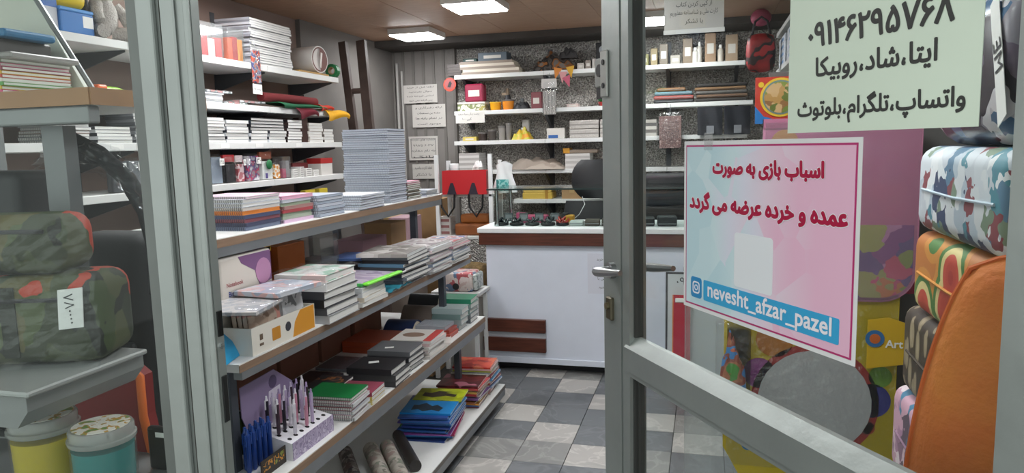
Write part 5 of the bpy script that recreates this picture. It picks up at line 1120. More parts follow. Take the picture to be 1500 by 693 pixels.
# fifth shelf
yl = thing('yellow_pack', 'yellow wrapped paper pack on the lowest back shelf', 'pack', ((bx_(760, 5) + bx_(806, 5)) / 2, BY + .02, BZ[5])); part('pack_body', G().rbox(-.125, .125, 0, .2, 0, .052, .006, 2), pm('c9a84a', .5), yl); part('pack_body', G().rbox(-.12, .12, .004, .2, .053, .098, .006, 2), pm('d0b05a', .5), yl); part('strap', G().box(.07, .095, -.001, .2, 0, .1), pm('a87a2a', .5), yl)
carton((bx_(820, 5) + bx_(850, 5)) / 2, BY + .12, BZ[5], .17, .2, .10, 'small brown carton on the lowest back shelf inside the case view')
carton(bx_(905, 5) + .1, BY + .12, BZ[5], .3, .2, .14, 'dark carton on the lowest back shelf behind the chair', pm('4a4542', .7))

# ================================================================== BEHIND AND ON THE COUNTER
# black swivel chair
CH = thing('office_chair', 'black high back office chair behind the shop counter', 'chair', (-.80, 5.47, 0), .15)
def back_fn(u, v):
    w = .25 + .04 * math.sin(PI * v); return (w * (2 * u - 1), .05 + .10 * v - .06 * (1 - (2 * u - 1) ** 2), .50 + .56 * v)
M_LEATHER = pm('17181b', .45)
part('backrest', G().sheet(back_fn, 10, 10, .06), M_LEATHER, CH, 60)
def head_fn(u, v):
    th = (v - .5) * 1.0; w = .225 * (1 - .35 * abs(2 * v - 1) ** 2.5); return (w * (2 * u - 1) + .02, .13 - .06 * (1 - (2 * u - 1) ** 2) + .03 * v, 1.08 + .30 * v)
part('headrest', G().sheet(head_fn, 12, 10, .07), M_LEATHER, CH, 60)
part('seat', G().rbox(-.25, .25, -.42, .08, .42, .52, .04, 3), M_LEATHER, CH, 60)
part('gas_column', G().cyl((0, -.16, .1), (0, -.16, .42), .03, n=14), M_STEEL, CH, 40)
for k in range(5):
    a = 2 * PI * k / 5 + .3; e1 = (.27 * math.cos(a), -.16 + .27 * math.sin(a))
    bs = part('base_leg', G().tube([(0, -.16, .10), (e1[0], e1[1], .07)], [.028, .016], 8), M_BLACK, CH); part('caster', G().cyl((e1[0], e1[1] - .015, .028), (e1[0], e1[1] + .015, .028), .028, n=14), M_DARK, bs)
part('lumbar_cable', G().tube([(-.12, -.01, 1.1), (-.10, -.10, 1.05), (-.14, -.16, .98), (-.20, -.18, .93)], .003, 6), pm('b8b8b8', .4), CH)
# round tins in the glass case
for k, (px, c, lab) in enumerate(((735, '26292b', 'round black tin of small wares, first in the glass case'), (757, '1f2224', 'round black tin of small wares, second in the glass case'), (780, '2c3433', 'dark green round tin of small wares, third in the glass case'), (803, '232528', 'round black tin of small wares, fourth in the glass case'), (824, '202225', 'round tin of red small wares, fifth in the glass case'))):
    x_ = ony(px, 330, CYF + .13).x; r = .045 if k < 4 else .040
    o = thing('round_tin', lab, 'tin', (x_, CYF + .13, .9705), 0, 'round tins in the glass case')
    part('tin_body', G().lathe([(r, 0), (r * 1.08, .004), (r * 1.08, .016), (r, .020)], n=22), pm(c, .3), o, 40)
    for j in range(3):
        a = 2.1 * j + k; part('contents', G().tube([(.022 * math.cos(a) + .022 * math.cos(t), .022 * math.sin(a) + .018 * math.sin(t), .026 + .012 * math.sin(2 * t + j) + .008 * j) for t in [2 * PI * i / 12 for i in range(12)]], .006, 6, closed=True), pm('a03028', .4) if k == 4 else pm('30363a', .25), o, 60)
    if k < 4: cd_ = part('price_card', G().box(-.035 + .04, .035 + .03, .055, .057, .02, .078), pm('5a6062', .4), o); part('card_window', G().box(.012, .058, .0544, .055, .032, .066), pm('8a9092', .4), cd_)
pk = thing('pink_pack', 'pink flat pack lying behind the tins in the glass case', 'pack', (ony(780, 318, CYF + .30).x, CYF + .30, .9705)); part('pack_body', G().rbox(-.10, .10, -.05, .07, 0, .05, .008, 2), pm('b84a6e', .35), pk); part('pack_body', G().rbox(-.10, -.03, -.07, -.045, 0, .075, .008, 2), pm('c4557a', .35), pk)
for k, (px, w, c, lab) in enumerate(((845, .045, 'b4bab6', 'pale grey clear packet in the glass case'), (868, .050, '4f473e', 'brown zip wallet left of the door edge in the case'), (894, .055, '453f38', 'brown zip wallet beside the door edge in the case'), (946, .055, '202124', 'black wallet in the case seen through the door glass'), (977, .06, '2a2b30', 'dark wallet in the case through the door glass'))):
    o = thing('wallet' if k else 'clear_packet', lab, 'wallet' if k else 'packet', (ony(px, 330, CYF + .15).x, CYF + .15, .9705), .1); part('wallet_body' if k else 'packet_body', G().rbox(-w, w, -.05, .06, 0, .03 + .008 * k, .008, 2), pm(c, .5), o); part('zip', G().box(-w * .9, w * .9, -.052, -.05, .014, .018), M_STEEL, o)
tc_ = thing('toy_car', 'small yellow and black toy behind the red tin', 'toy', (ony(835, 322, CYF + .24).x, CYF + .24, .9705)); part('toy_body', G().rbox(-.03, .03, -.03, .03, 0, .06, .01, 2), pm('b8862a', .4), tc_); part('toy_top', G().rbox(-.05, -.01, -.02, .03, .06, .075, .004, 1), M_DARK, tc_)
for k in range(5):
    o = thing('folded_bag', ('black folded bag lowest in the dark pile through the door glass', 'navy folded bag second in the dark pile through the glass', 'black folded bag third in the dark pile through the glass', 'charcoal folded bag fourth in the dark pile through the glass', 'black folded bag topmost in the dark pile through the glass')[k], 'bag', (-.12, 5.34, .70 + .115 * k), 0, 'dark folded bags behind the counter'); part('fabric', G().rbox(-.32, .26, -.12, .14, 0, .113, .03, 3), pm(('17191d', '232a3a', '1b1c20', '2e3034', '1a1b1e')[k], .7), o, 50); part('strap', G().box(-.28, .2, -.125, -.12, .05, .07), M_DARK, o)
stb = thing('low_cabinet', 'grey low cabinet behind the counter carrying the dark bags', 'cabinet', (-.12, 5.34, 0)); part('cabinet_body', G().box(-.36, .36, -.16, .18, .05, .66), pm('6a6763', .6), stb); part('cabinet_top', G().box(-.38, .38, -.18, .2, .66, .70), pm('8a8782', .5), stb); part('plinth', G().box(-.34, .34, -.14, .16, 0, .05), M_DARK, stb)

# white rack left of the counter, with the red gift box
RY = 5.16
xa, xb = ony(640, 260, RY - .10).x, ony(718, 250, RY - .10).x
WR = thing('white_rack', 'slim white metal rack between display rack and counter', 'rack', (0, 0, 0))
ztop = ony(640, 227, RY - .10).z; zs = [ony(680, 284, RY - .1).z, ony(680, 345, RY - .1).z - .005]
for x_ in (xa, xb):
    for yy in (RY - .10, RY + .16): part('upright', G().box(x_ - .014, x_ + .014, yy - .012, yy + .012, 0, ztop if yy < RY else ztop - .05), M_WHITE, WR)
for z_ in zs + [.50, .20]: part('shelf_board', G().rbox(xa - .014, xb + .014, RY - .112, RY + .172, z_ - .022, z_, .003, 1), M_SHELFW, WR)
gb = thing('gift_bag', 'red paper gift bag with black ribbons on the white rack', 'gift bag', (ony(682, 283, RY - .13).x, RY - .10, zs[0]))
hw = (ony(713, 265, RY - .1).x - ony(649, 265, RY - .1).x) / 2; hh = .175
part('bag_body', G().add([(-hw, -.06, 0), (hw, -.06, 0), (hw, .06, 0), (-hw, .06, 0), (-hw, -.055, hh), (hw, -.055, hh), (hw, .055, hh), (-hw, .055, hh)], [(0, 3, 2, 1), (0, 1, 5, 4), (1, 2, 6, 5), (2, 3, 7, 6), (3, 0, 4, 7)]), pm('b81f26', .4), gb)
part('side_panel', G().box(hw, hw + .002, -.055, .055, .004, hh * .97), pm('6d1216', .5), gb)
for s in (-.55, .42): part('ribbon', G().prism([(s * hw - .04, .0), (s * hw + .035, .0), (s * hw + .01, .085), (s * hw - .01, .085)], -.0645, -.0605, 'y'), pm('2b2330', .5), gb)
for k, s in enumerate((-.07, .04)):
    single('bag_handle_loop', G().tube([(s - .055 + .0, 0, 0), (s - .05, 0, -.10), (s - .0, 0, -.17), (s + .05, 0, -.10), (s + .055, 0, 0)], .008, 8), M_BLACK, ('black strap loop hanging below the red gift bag, left one', 'black strap loop hanging below the red gift bag, right one')[k], 'strap', (gb.location.x + s, RY - .135, zs[0] + .004), group='black strap loops under the gift bag')
bk_ = thing('wicker_bag', 'brown orange handbag under the red gift bag on white rack', 'handbag', (ony(692, 320, RY - .05).x, RY + .0, zs[1])); part('bag_body', G().rbox(-.14, .14, -.07, .08, .0, .09, .02, 3), pm('8a4f26', .6, var=.15), bk_, 50); part('bag_top', G().rbox(-.10, .12, -.05, .06, .09, .16, .02, 3), pm('a8642e', .6), bk_, 50)
for k in range(3):
    o = thing('small_carton', ('white small carton lowest under the handbag pile', 'white small carton second beside the handbag', 'white small carton third beside the handbag')[k], 'carton', (ony(655, 330, RY).x, RY, zs[1] + .047 * k)); part('box_body', G().rbox(-.05, .05, -.06, .06, 0, .046, .002, 1), pm('bdb8b3', .5), o); part('printed_end', G().box(-.04, .04, -.0606, -.06, .01, .03), pm('8a5a58', .5), o)
wb_ = thing('carrier_bag', 'white and teal plastic carrier bag hanging on the white rack', 'bag', (ony(733, 258, RY - .06).x + .01, RY + .02, zs[0]))
def bagfn(s): return lambda u, v: ((.085 - .02 * v + .012 * math.sin(5 * v + 1)) * (2 * u - 1), s * .05 * math.sin(PI * u) ** .6 * (1 - .4 * v) + .008 * math.sin(9 * u + 5 * v), .0 + .22 * v * (1 - .06 * math.cos(6 * u)))
part('bag_body', G().sheet(bagfn(-1), 10, 10).sheet(bagfn(1), 10, 10), pm('d9dbdb', .5), wb_, 60); part('teal_print', G().box(-.05, .045, -.056, -.052, .015, .10), pat('tealprint', ['3f9a94', '8fc4bf', '2f7a76'], 'noise', 30), wb_)
tubs = tub(ony(664, 245, RY + .1).x, RY + .12, zs[0], .035, .22, 'white tub standing behind the red gift bag', pm('cfd0d2', .4), M_WHITE)
wbag2 = thing('carrier_bag', 'white crumpled plastic bag behind the red gift bag', 'bag', (ony(700, 245, RY + .1).x, RY + .115, zs[0])); part('bag_body', crumple(.16, .08, .24, 21), pm('d6cdc9', .5), wbag2, 50); part('bag_neck', crumple(.07, .05, .06, 22), pm('dedbd9', .5), wbag2, 50, loc=(0, 0, .19))
# low white table with gift wrapped parcel, between rack end and counter
TY = 4.35; tz = ony(690, 428, TY - .08).z
xa2, xb2 = ony(650, 430, TY).x, ony(709, 430, TY).x
TB = thing('low_table', 'low white stool table behind the display rack end', 'table', (0, 0, 0)); part('table_top', G().rbox(xa2 - .05, xb2, TY - .10, TY + .14, tz - .025, tz, .003, 1), M_SHELFW, TB)
for x_ in (xa2 - .03, xb2 - .03):
    for yy in (TY - .08, TY + .12): part('leg', G().box(x_ - .012, x_ + .012, yy - .012, yy + .012, 0, tz - .025), M_WHITE, TB)
pc = thing('gift_parcel', 'pink floral wrapped parcel on the low white table', 'parcel', ((xa2 + xb2) / 2, TY - .02, tz)); part('parcel_body', G().rbox(-.115, .09, -.07, .1, 0, .125, .015, 3), pat('giftwrap', ['c9b3ae', 'b05a5f', 'd2c3bd', '6a7f9a', 'c98a84', 'd6cbc6'], 'blot', 26, .3), pc, 50); part('label_patch', G().prism(circ(-.02, .035, .022, 12), -.0725, -.0705, 'y'), M_DARK, pc); part('parcel_end', G().rbox(.088, .118, -.06, .09, .01, .115, .012, 2), pat('mesh_end', ['a9b2ad', '7f8a86', 'c5cbc8'], 'cells', 60, .3), pc, 50)
carton(xa2 - .20, TY + .05, 0, .26, .24, .36, 'brown carton standing left of the low white table')
bsk = thing('fur_cushion', 'brown fluffy cushion between white rack and counter', 'cushion', (ony(697, 385, 4.60).x - .02, 4.63, .50)); part('cushion_body', cushion(.22, .22, .16), pm('7a6440', .95, var=.4, scale=30, bump=.8, bscale=120), bsk, 60, loc=(0, 0, .11)); part('piping', G().tube([(.105 * math.cos(a), .0, .11 + .105 * math.sin(a)) for a in [2 * PI * k / 20 for k in range(20)]], .004, 6, closed=True), M_DARK, bsk)
carton(ony(697, 385, 4.60).x - .04, 4.64, 0, .24, .22, .495, 'tall white carton under the fluffy brown cushion', pm('c5c2bd', .6))
# cartons seen past the far end of the rack under its top shelf
carton(-2.28, 4.93, 0, .42, .3, .80, 'tall grey brown carton on the floor past the rack', pm('7a6f66', .7))
carton(-2.26, 4.93, .8006, .34, .26, .20, 'dusty pink carton on the grey brown one past the rack', pm('a88a92', .6))
carton(-2.12, 5.42, 0, .22, .24, 1.10, 'tall brown carton behind the white rack uprights', None)

# ================================================================== SHOP WINDOW DISPLAY (left of the post)
ST = thing('window_stand', 'grey metal stand with wooden edged shelf inside the shop window', 'stand', (0, 0, 0))
M_GMET = pm('8b8e8f', .45, .4, var=.08)
part('shelf_board', G().rbox(-1.75, -1.103, 1.10, 1.42, 1.598, 1.628, .002, 1), pm('d6d6cf', .5), ST)
part('edge_band', G().box(-1.75, -1.103, 1.097, 1.10, 1.596, 1.628), pm('a07a58', .55, var=.12, scale=10), ST); part('edge_band', G().box(-1.103, -1.100, 1.10, 1.42, 1.596, 1.628), pm('a07a58', .55, var=.12, scale=10), ST)
part('angle_rail', G().rbox(-1.75, -1.112, 1.102, 1.13, 1.562, 1.596, .004, 2), M_GMET, ST)
part('upright', G().box(-1.268, -1.215, 1.139, 1.17, 1.10, 1.562), pm('7b7e80', .45, .4), ST)
part('upright', G().box(-1.74, -1.70, 1.38, 1.42, 0, 1.598), M_GMET, ST); part('upright', G().box(-1.15, -1.11, 1.39, 1.42, 0, 1.598), M_GMET, ST); part('upright', G().box(-1.74, -1.70, 1.14, 1.17, 0, 1.598), M_GMET, ST)
pts = [ony(px, py, 1.30) for px, py in ((131, 129), (50, 0), (5, -75))]
gp2 = part('gusset_panel', G().prism([(-1.75, 1.628), (pts[0].x, 1.628), (pts[1].x, pts[1].z), (pts[2].x, pts[2].z), (-1.75, pts[2].z)], 1.30, 1.312, 'y'), pm('d5d8cb', .5), ST)
part('edge_trim', G().tube([(p.x + .004, 1.303, max(p.z, 1.632)) for p in pts], .006, 6), M_GMET, gp2)
part('lower_shelf', G().rbox(-1.70, -1.06, .875, 1.138, 1.112, 1.122, .003, 1), pm('a9abab', .4, .3), ST)
part('lower_apron', G().prism([(-1.075, 1.112), (-1.075, 1.085), (-1.10, 1.055), (-1.14, 1.055), (-1.14, 1.112)], .885, 1.14, 'y'), pm('8d8f90', .4, .3), ST)
part('base_shelf', G().rbox(-1.70, -1.0, .90, 1.20, .855, .872, .003, 1).rbox(-1.70, -1.16, 1.201, 1.42, .855, .872, .003, 1), M_GMET, ST)
for x_, y_ in ((-1.69, .91), (-1.02, .91)): part('upright', G().box(x_ - .012, x_ + .012, y_ - .008, y_ + .012, 0, .855), M_GMET, ST)
# books in the stand
zz = 1.6285; BCOL = ['d14a7a', 'c9b03a', '5a9a4a', 'd9d4c9', 'b8452f', 'c9a02a', '8a3a4a', 'd06a8a', '9a9a8a']
for k in range(9):
    book(-1.435 + random.uniform(-.004, .004), 1.20, zz, .21, .16, .007, C(BCOL[k], .4), ('thin pink edged workbook lowest on the window stand', 'thin yellow workbook second on the window stand', 'thin green workbook third on the window stand', 'thin cream workbook fourth on the window stand', 'thin brick red workbook fifth on the window stand', 'thin mustard workbook sixth on the window stand', 'thin maroon workbook seventh on the window stand', 'thin rose workbook eighth on the window stand', 'thin olive grey workbook topmost of the window stand pile')[k], 'workbooks on the window stand', 'soft', name='workbook', cat='workbook'); zz += .0074
tr = thing('clear_tray', 'clear tray with blue case on the workbook pile in window', 'tray', (-1.42, 1.20, zz)); part('tray_floor', G().rbox(-.12, .12, -.08, .08, 0, .012, .003, 1), pm('8d8a88', .4), tr); part('tray_contents', G().rbox(-.11, .06, -.07, .07, .012, .045, .004, 1), pm('4a4644', .5), tr); part('blue_case', G().rbox(-.11, .085, -.06, .06, .045, .062, .006, 2), pm('2f6f9a', .4), tr)
# camouflage bags wrapped in film
P_CAMO = pat('camouflage', ['3d4a2c', '4f5a36', '2e3526', 'b8402a', '4a4f33', '5f5a34', '22261f', '454d30', '39402b'], 'blot', 17, .7, stretch=(1, 1, .8), off=1.37)
def camo_bag(x, y, z, w, d, h, label, tagt=None):
    o = thing('camouflage_bag', label, 'bag', (x, y, z), .35, 'camouflage bags in the shop window')
    part('fabric', G().rbox(-w / 2, w / 2, -d / 2, d / 2, 0, h, .035, 4), P_CAMO, o, 50)
    part('zip', G().tube([(-w / 2 + .03, -d / 2 - .001, h * .72), (0, -d / 2 - .002, h * .76), (w / 2 - .03, -d / 2 - .001, h * .74)], .004, 6), M_DARK, o)
    part('webbing', G().box(w * .10, w * .16, -d / 2 - .003, -d / 2, .02, h * .9), pm('23291f', .8), o)
    if tagt:
        tg = part('price_tag', G().prism([(w * .33, h * .42), (w * .43, h * .44), (w * .44, h * .88), (w * .34, h * .86)], -d / 2 - .006, -d / 2 - .004, 'y'), M_PAPER, o)
        text(tagt, .024, M_INK, tg, (w * .385, -d / 2 - .0068, h * .65), width=.055, rotz=-1.5)
    return o
camo_bag(-1.285, 1.03, 1.1225, .43, .15, .165, 'larger camouflage bag with price tag in the shop window', '۷۸۰۰۰۰')
camo_bag(-1.31, 1.025, 1.288, .36, .14, .11, 'smaller camouflage bag on top of the larger one in window')
def crump(x0, x1, z0, z1, y, amp, seed, n=20):
    rnd = random.Random(seed); jit = {}; ph = [rnd.uniform(0, 6) for _ in range(6)]
    return G().sheet(lambda u, v: (x0 + (x1 - x0) * u, y - amp * (.5 + .3 * math.sin(8 * u + 5 * v + ph[0]) + .25 * math.sin(13 * v - 9 * u + ph[1]) + .9 * rnd.uniform(-.5, .5)), z0 + (z1 - z0) * v), n, n)
single('wrap_film', crump(-.205, .215, .001, .28, -.084, .014, 1), M_FILM, 'clear plastic wrap over the camouflage bags', 'wrap', (-1.285, 1.03, 1.1225), .35)
# black backpack with arched strap in a clear bag
BP = thing('black_backpack', 'black backpack with arched strap in clear plastic behind window', 'backpack', (-1.29, 1.32, .8725))
part('fabric', G().rbox(-.12, .105, -.05, .09, 0, .455, .04, 4), pm('15161a', .75), BP, 50)
sp3 = [ony(px, py, 1.22) for px, py in ((232, 430), (230, 370), (214, 310), (186, 262), (146, 226), (104, 205), (70, 200))]
part('strap', G().tube([p - Vector((-1.29, 1.32, .8725)) for p in sp3], [.017, .017, .017, .018, .018, .018, .017], 10), pm('1a1b1f', .7), BP, 60)
part('front_pocket', G().rbox(-.09, .08, -.065, -.045, .05, .22, .01, 2), pm('1d1f24', .75), BP)
def cover_fn(u, v):
    a = PI * (.05 + .60 * u); c = ony(118, 395, 1.20); R = .045 + .245 * 1.0
    return (c.x + (.255 - .02 * v) * math.cos(PI * (1.0 - u) * .62 - .1), 1.205 - .03 * v + .006 * math.sin(14 * u + 6 * v), c.z + .275 * math.sin(PI * (1.0 - u) * .62 - .1) * (1 - .22 * v) + .004 * math.sin(20 * u))
part('clear_cover', G().sheet(lambda u, v: Vector(cover_fn(u, v)) + Vector((random.uniform(-.006, .006), random.uniform(-.012, .012), random.uniform(-.006, .006))), 26, 9), M_FILM, BP, None, loc=(1.29, -1.32, -.8725))
dg = thing('dark_case', 'dark grey clamshell case behind the stand upright in window', 'case', (-1.56, 1.26, .873)); part('case_body', G().rbox(-.17, .12, -.04, .11, 0, .60, .02, 3), pm('2d3033', .55), dg, 50); part('case_latch', G().rbox(.0, .035, -.05, -.04, .55, .58, .004, 1), M_BLACK, dg); part('case_latch', G().rbox(-.09, -.055, -.05, -.04, .55, .58, .004, 1), M_BLACK, dg)
# slime jars
P_LID = pat('lid_print', ['dedbd3', 'd6d3cc', 'dedbd3', 'b58a3a', '6a8a4a'], 'noise', 70)
for k, (px, py, Y_, r, h, body, lab) in enumerate(((62, 606, 1.02, .058, .150, film('yellow_slime', (.75, .66, .05), .06, .15, .55, (.62, .52, .03)), 'clear jar of yellow slime at the window bottom'), (148, 622, 1.02, .055, .125, film('teal_slime', (.05, .45, .45), .06, .15, .6, (.03, .33, .33)), 'clear jar of teal slime beside the yellow one'))):
    p = ony(px, py, Y_)
    o = thing('slime_jar', lab, 'jar', (p.x, Y_, .8725), 0, 'slime jars in the window'); h = p.z - .8725
    part('slime', G().lathe([(r * .80, .002), (r * .92, h * .3), (r * .95, h * .72)], n=24), pm(('c2ad12', '0f7f80')[k], .25), o, 40)
    part('jar_wall', G().lathe([(r * .84, 0), (r, h * .35), (r, h * .80)], n=28), film('jar_clear', (.93, .95, .93), .05, .05, .05), o, 40)
    ld = part('lid', G().lathe([(r * 1.02, h * .80), (r * 1.05, h * .82), (r * 1.05, h * .86), (r * .99, h * .87), (r * .99, h * .98), (r * .95, h)], n=28), film('lid_clear', (.80, .82, .80), .06, .1, .35, (.7, .72, .7)), o, 40)
    part('lid_print', G().lathe([(r * .88, h), (r * .88, h + .001)], n=24), P_LID, ld)
# red panel with orange edging behind the jars
p0 = [ony(px, py, 1.20) for px, py in ((85, 690), (85, 560), (150, 527), (186, 536), (205, 552), (210, 610), (222, 660), (232, 720))]
rd = thing('red_toy_chair', 'red padded back with orange edging behind the slime jars', 'chair back', (0, 1.20, .8725))
poly = [(p.x, max(0, p.z - .8725)) for p in p0]
part('panel_body', G().prism(poly, 0, .035, 'y'), pm('7c1216', .6), rd); part('orange_edge', G().tube([(p.x, .0, max(0.004, p.z - .8725)) for p in p0[2:]], .009, 8), pm('d4651a', .5), rd, 60)
sb_ = thing('black_sachet', 'small black printed sachet standing beside the red panel', 'sachet', (ony(238, 660, 1.14).x, 1.14, .8725)); part('sachet_body', G().rbox(-.028, .03, -.008, .008, 0, .09, .006, 2), pm('1b1c1e', .35), sb_); part('printed_patch', G().box(-.006, .022, -.009, -.008, .07, .08), M_PAPER, sb_)

# ================================================================== RIGHT SIDE, SEEN THROUGH THE DOOR GLASS
# shelving along the right wall with an end panel
RWX = .60
RW = thing('right_shelving', 'grey and white shelving along the right wall behind the door', 'shelving', (0, 0, 0))
part('end_panel', G().rbox(.20, .90, 2.56, 2.585, 0, 1.72, .002, 1), pm('5d5b5a', .6), RW)
for zt in (.35, .85, 1.35, 1.99, 2.25):
    y0 = 2.59 if zt < 1.7 else 4.2
    part('shelf_board', G().rbox(RWX if zt < 1.7 else .48, XR - .004, y0, 5.62, zt - .03, zt, .002, 1), M_SHELFW, RW)
for yy in (4.2, 5.58): part('upright', G().box(XR - .03, XR - .004, yy, yy + .03, 0, 2.3), M_BRK, RW)
for k in range(4):
    for j in range(2):
        o = thing('white_tray', ('white plastic tray in the nearer stack on the high right shelf', 'white plastic tray in the farther stack on the high right shelf')[j], 'tray', (.57, 4.72 + .52 * j, 1.9905 + .048 * k), 0, 'white trays on the right shelf'); 
        part('tray_body', cached(('tray',), lambda: G().box(-.085, .085, -.2, .2, 0, .004).box(-.085, -.080, -.2, .2, .004, .045).box(.080, .085, -.2, .2, .004, .045).box(-.08, .08, -.2, -.195, .004, .045).box(-.08, .08, .195, .2, .004, .045).mesh('tray_body', pm('cfd4dc', .4))), None, o)
        part('label_strip', cached(('trayl',), lambda: G().box(-.0856, -.085, -.10, .10, .012, .03).mesh('label_strip', pm('6f9ac4', .4))), None, o)
rb = thing('red_bag', 'red and black bag hanging at the end of the back shelf', 'bag', (ony(1114, 102, 5.3).x, 5.30, ony(1114, 106, 5.3).z)); part('bag_body', cushion(.20, .27, .10), pat('redbag', ['9a1f22', '8a1a1e', '2a1516', 'b02a2c'], 'noise', 10, .5), rb, 60, loc=(0, 0, .13)); part('strap', G().tube([(-.06, 0, .25), (-.04, 0, .34), (0, 0, .37), (.04, 0, .34), (.06, 0, .25)], .008, 6), M_DARK, rb)
pc_ = thing('pink_cup', 'pink round pouch hanging above the red bag', 'pouch', (ony(1115, 28, 5.4).x, 5.42, ony(1115, 36, 5.4).z)); part('pouch_body', G().ball((0, 0, .05), .07, .05, .06), pm('a84a66', .5), pc_, 60); part('strap', G().tube([(0, 0, .1), (0, 0, .2), (.0, .02, .3)], .006, 6), M_DARK, pc_)
HY = 2.52    # goods hanging on the end panel face this plane
def at(px, py, Y_=HY): return ony(px, py, Y_)
# round picture card
a, b_ = at(1105, 182), at(1163, 112); w = (b_.x - a.x) * 1.25; h = b_.z - a.z
rc = thing('picture_card', 'red card with yellow ring and blue swoosh hung behind the door', 'card', (a.x, HY - .02, a.z))
part('card', G().box(0, w, 0, .004, 0, h), pm('b8321f', .45), rc); cxx, czz = w * .52, h * .56
part('blue_swoosh', G().prism([(0, h * .38), (w * .18, h * .16), (w * .5, h * .06), (w, h * .16), (w, 0), (w * .0, 0)], -.001, 0, 'y'), pm('1f6fb5', .45), rc)
part('yellow_ring', G().cyl((cxx, -.002, czz), (cxx, 0, czz), h * .42, n=32), pm('d9b12a', .45), rc); part('grey_ring', G().cyl((cxx, -.0028, czz), (cxx, -.002, czz), h * .37, n=32), pm('6a7f7a', .45), rc)
part('picture', G().cyl((cxx, -.0036, czz), (cxx, -.0028, czz), h * .335, n=32), pat('olive_picture', ['6a7a2f', '7f8a3a', '8a5f34', 'b0864a', '5f6a2a', 'c4a070'], 'blot', 30), rc); part('yellow_dot', G().cyl((w * .12, -.002, h * .84), (w * .12, 0, h * .84), h * .06, n=16), pm('d9b12a', .45), rc)
tg = part('price_tag', G().box(w * .72, w * .84, -.006, -.004, h * .38, h * .62), M_PAPER, rc); text('۲', .05, M_INK, tg, (w * .78, -.0065, h * .5), width=.018)
# pink vinyl bag with rounded bottom
a, b_ = at(1112, 432), at(1346, 168); w = b_.x - a.x; h = b_.z - a.z
pkb = thing('pink_bag', 'pink vinyl bag with rainbow cartoon base hung behind the door', 'bag', (a.x, HY - .03, a.z))
def outl(k, wd, hg, r): 
    pts = [(k, hg), (k, r)]
    pts += [(k + r - r * math.cos(t), r - (r - k) * math.sin(t)) for t in [PI / 2 * i / 6 for i in range(7)]]
    pts += [(wd - k - r + r * math.sin(t), r - (r - k) * math.cos(t)) for t in [PI / 2 * i / 6 for i in range(7)]]
    pts += [(wd - k, r), (wd - k, hg)]; return pts
part('bag_body', G().prism(outl(0, w, h, w * .22), -.03, .0, 'y'), pm('c98aa6', .35), pkb)
part('printed_base', G().prism(outl(.014, w, h * .42, w * .20), -.032, -.030, 'y'), pat('rainbow', ['8a5f9a', 'd9a03a', '8ac43a', '5f6a9a', 'd96a7a', 'a9d05a', 'c9a5c4'], 'blot', 14), pkb)
part('clear_front', G().prism(outl(.006, w, h * .98, w * .21), -.036, -.0355, 'y'), film('pinkvinyl', (.93, .86, .9), .06, .12, .1, (.85, .6, .72)), pkb)
yd = part('yellow_patch', G().prism(circ(w * .14, h * .87, w * .09, 18), -.0335, -.032, 'y'), pm('c9b23a', .45), pkb)
part('header_strip', G().box(0, w, -.034, .004, h - .03, h), pm('b8708e', .4), pkb)
pcl = thing('pink_cloth', 'crimson pink gathered cloth hanging beside the pink bag', 'cloth', (at(1298, 422).x, HY - .01, at(1298, 428).z)); part('fabric', G().sheet(lambda u, v: (-.10 + .24 * u * (1 - .35 * v), .01 * math.sin(16 * u), .17 * v), 16, 8, .008), pm('b03a58', .75), pcl, 60); part('tie', G().box(-.06, .02, -.012, .012, .165, .178), pm('8a2a44', .7), pcl)
# yellow toy pack with dots
a, b_ = at(1058, 660), at(1312, 425); w = b_.x - a.x; h = b_.z - a.z
yp = thing('yellow_toy_pack', 'large yellow toy pack with coloured dots and white circle', 'toy pack', (a.x, HY - .035, a.z - .12)); h += .12
M_YEL = pm('c9b022', .35)
part('pack_body', G().prism([(.0, .16), (.06, .05), (.16, 0), (w, 0), (w, h), (.0, h)], -.02, .0, 'y'), M_YEL, yp)
def dot(px, py, rpx, c, nm='printed_dot', dy=0):
    p = at(px, py, HY - .06); r = rpx * 2.6 / 1050; cx_, cz_ = p.x - a.x, p.z - (a.z - .12)
    return part(nm, G().cyl((cx_, -.021 - dy, cz_), (cx_, -.02 - dy, cz_), r, n=28), pm(c, .4), yp)
dot(1192, 590, 80, 'b03a34', 'red_ring'); dot(1192, 590, 71, 'c9c7c4', 'white_circle', .001)
for px, py, r, c in ((1135, 498, 24, 'c27a2a'), (1112, 547, 21, '9a3a8a'), (1277, 588, 23, '3f3f8f'), (1271, 628, 9, 'b8502a'), (1290, 553, 14, '7aa53a'), (1078, 628, 7, '2f7ab5'), (1095, 652, 8, '2f7ab5')): dot(px, py, r, c)
part('clear_front', G().box(.01, w - .004, -.026, -.0255, .1, h - .004), M_FILM, yp)
yl2 = thing('yellow_card', 'yellow card with round badge and white lettering beside the toy pack', 'card', (at(1262, 520).x, HY - .075, at(1262, 530).z)); part('card', G().prism([(0, 0), (.115, 0.02), (.12, .15), (.06, .17), (0, .16)], 0, .003, 'y'), pm('d0a81f', .4), yl2); part('badge', G().cyl((.022, -.002, .10), (.022, 0, .10), .028, n=20), pm('2f6aa0', .4), yl2); part('badge_centre', G().cyl((.022, -.003, .10), (.022, -.002, .10), .016, n=16), pm('c9662a', .4), yl2); text('Art', .04, M_PAPER, yl2, (.078, -.002, .085), width=.05, bold=.02)
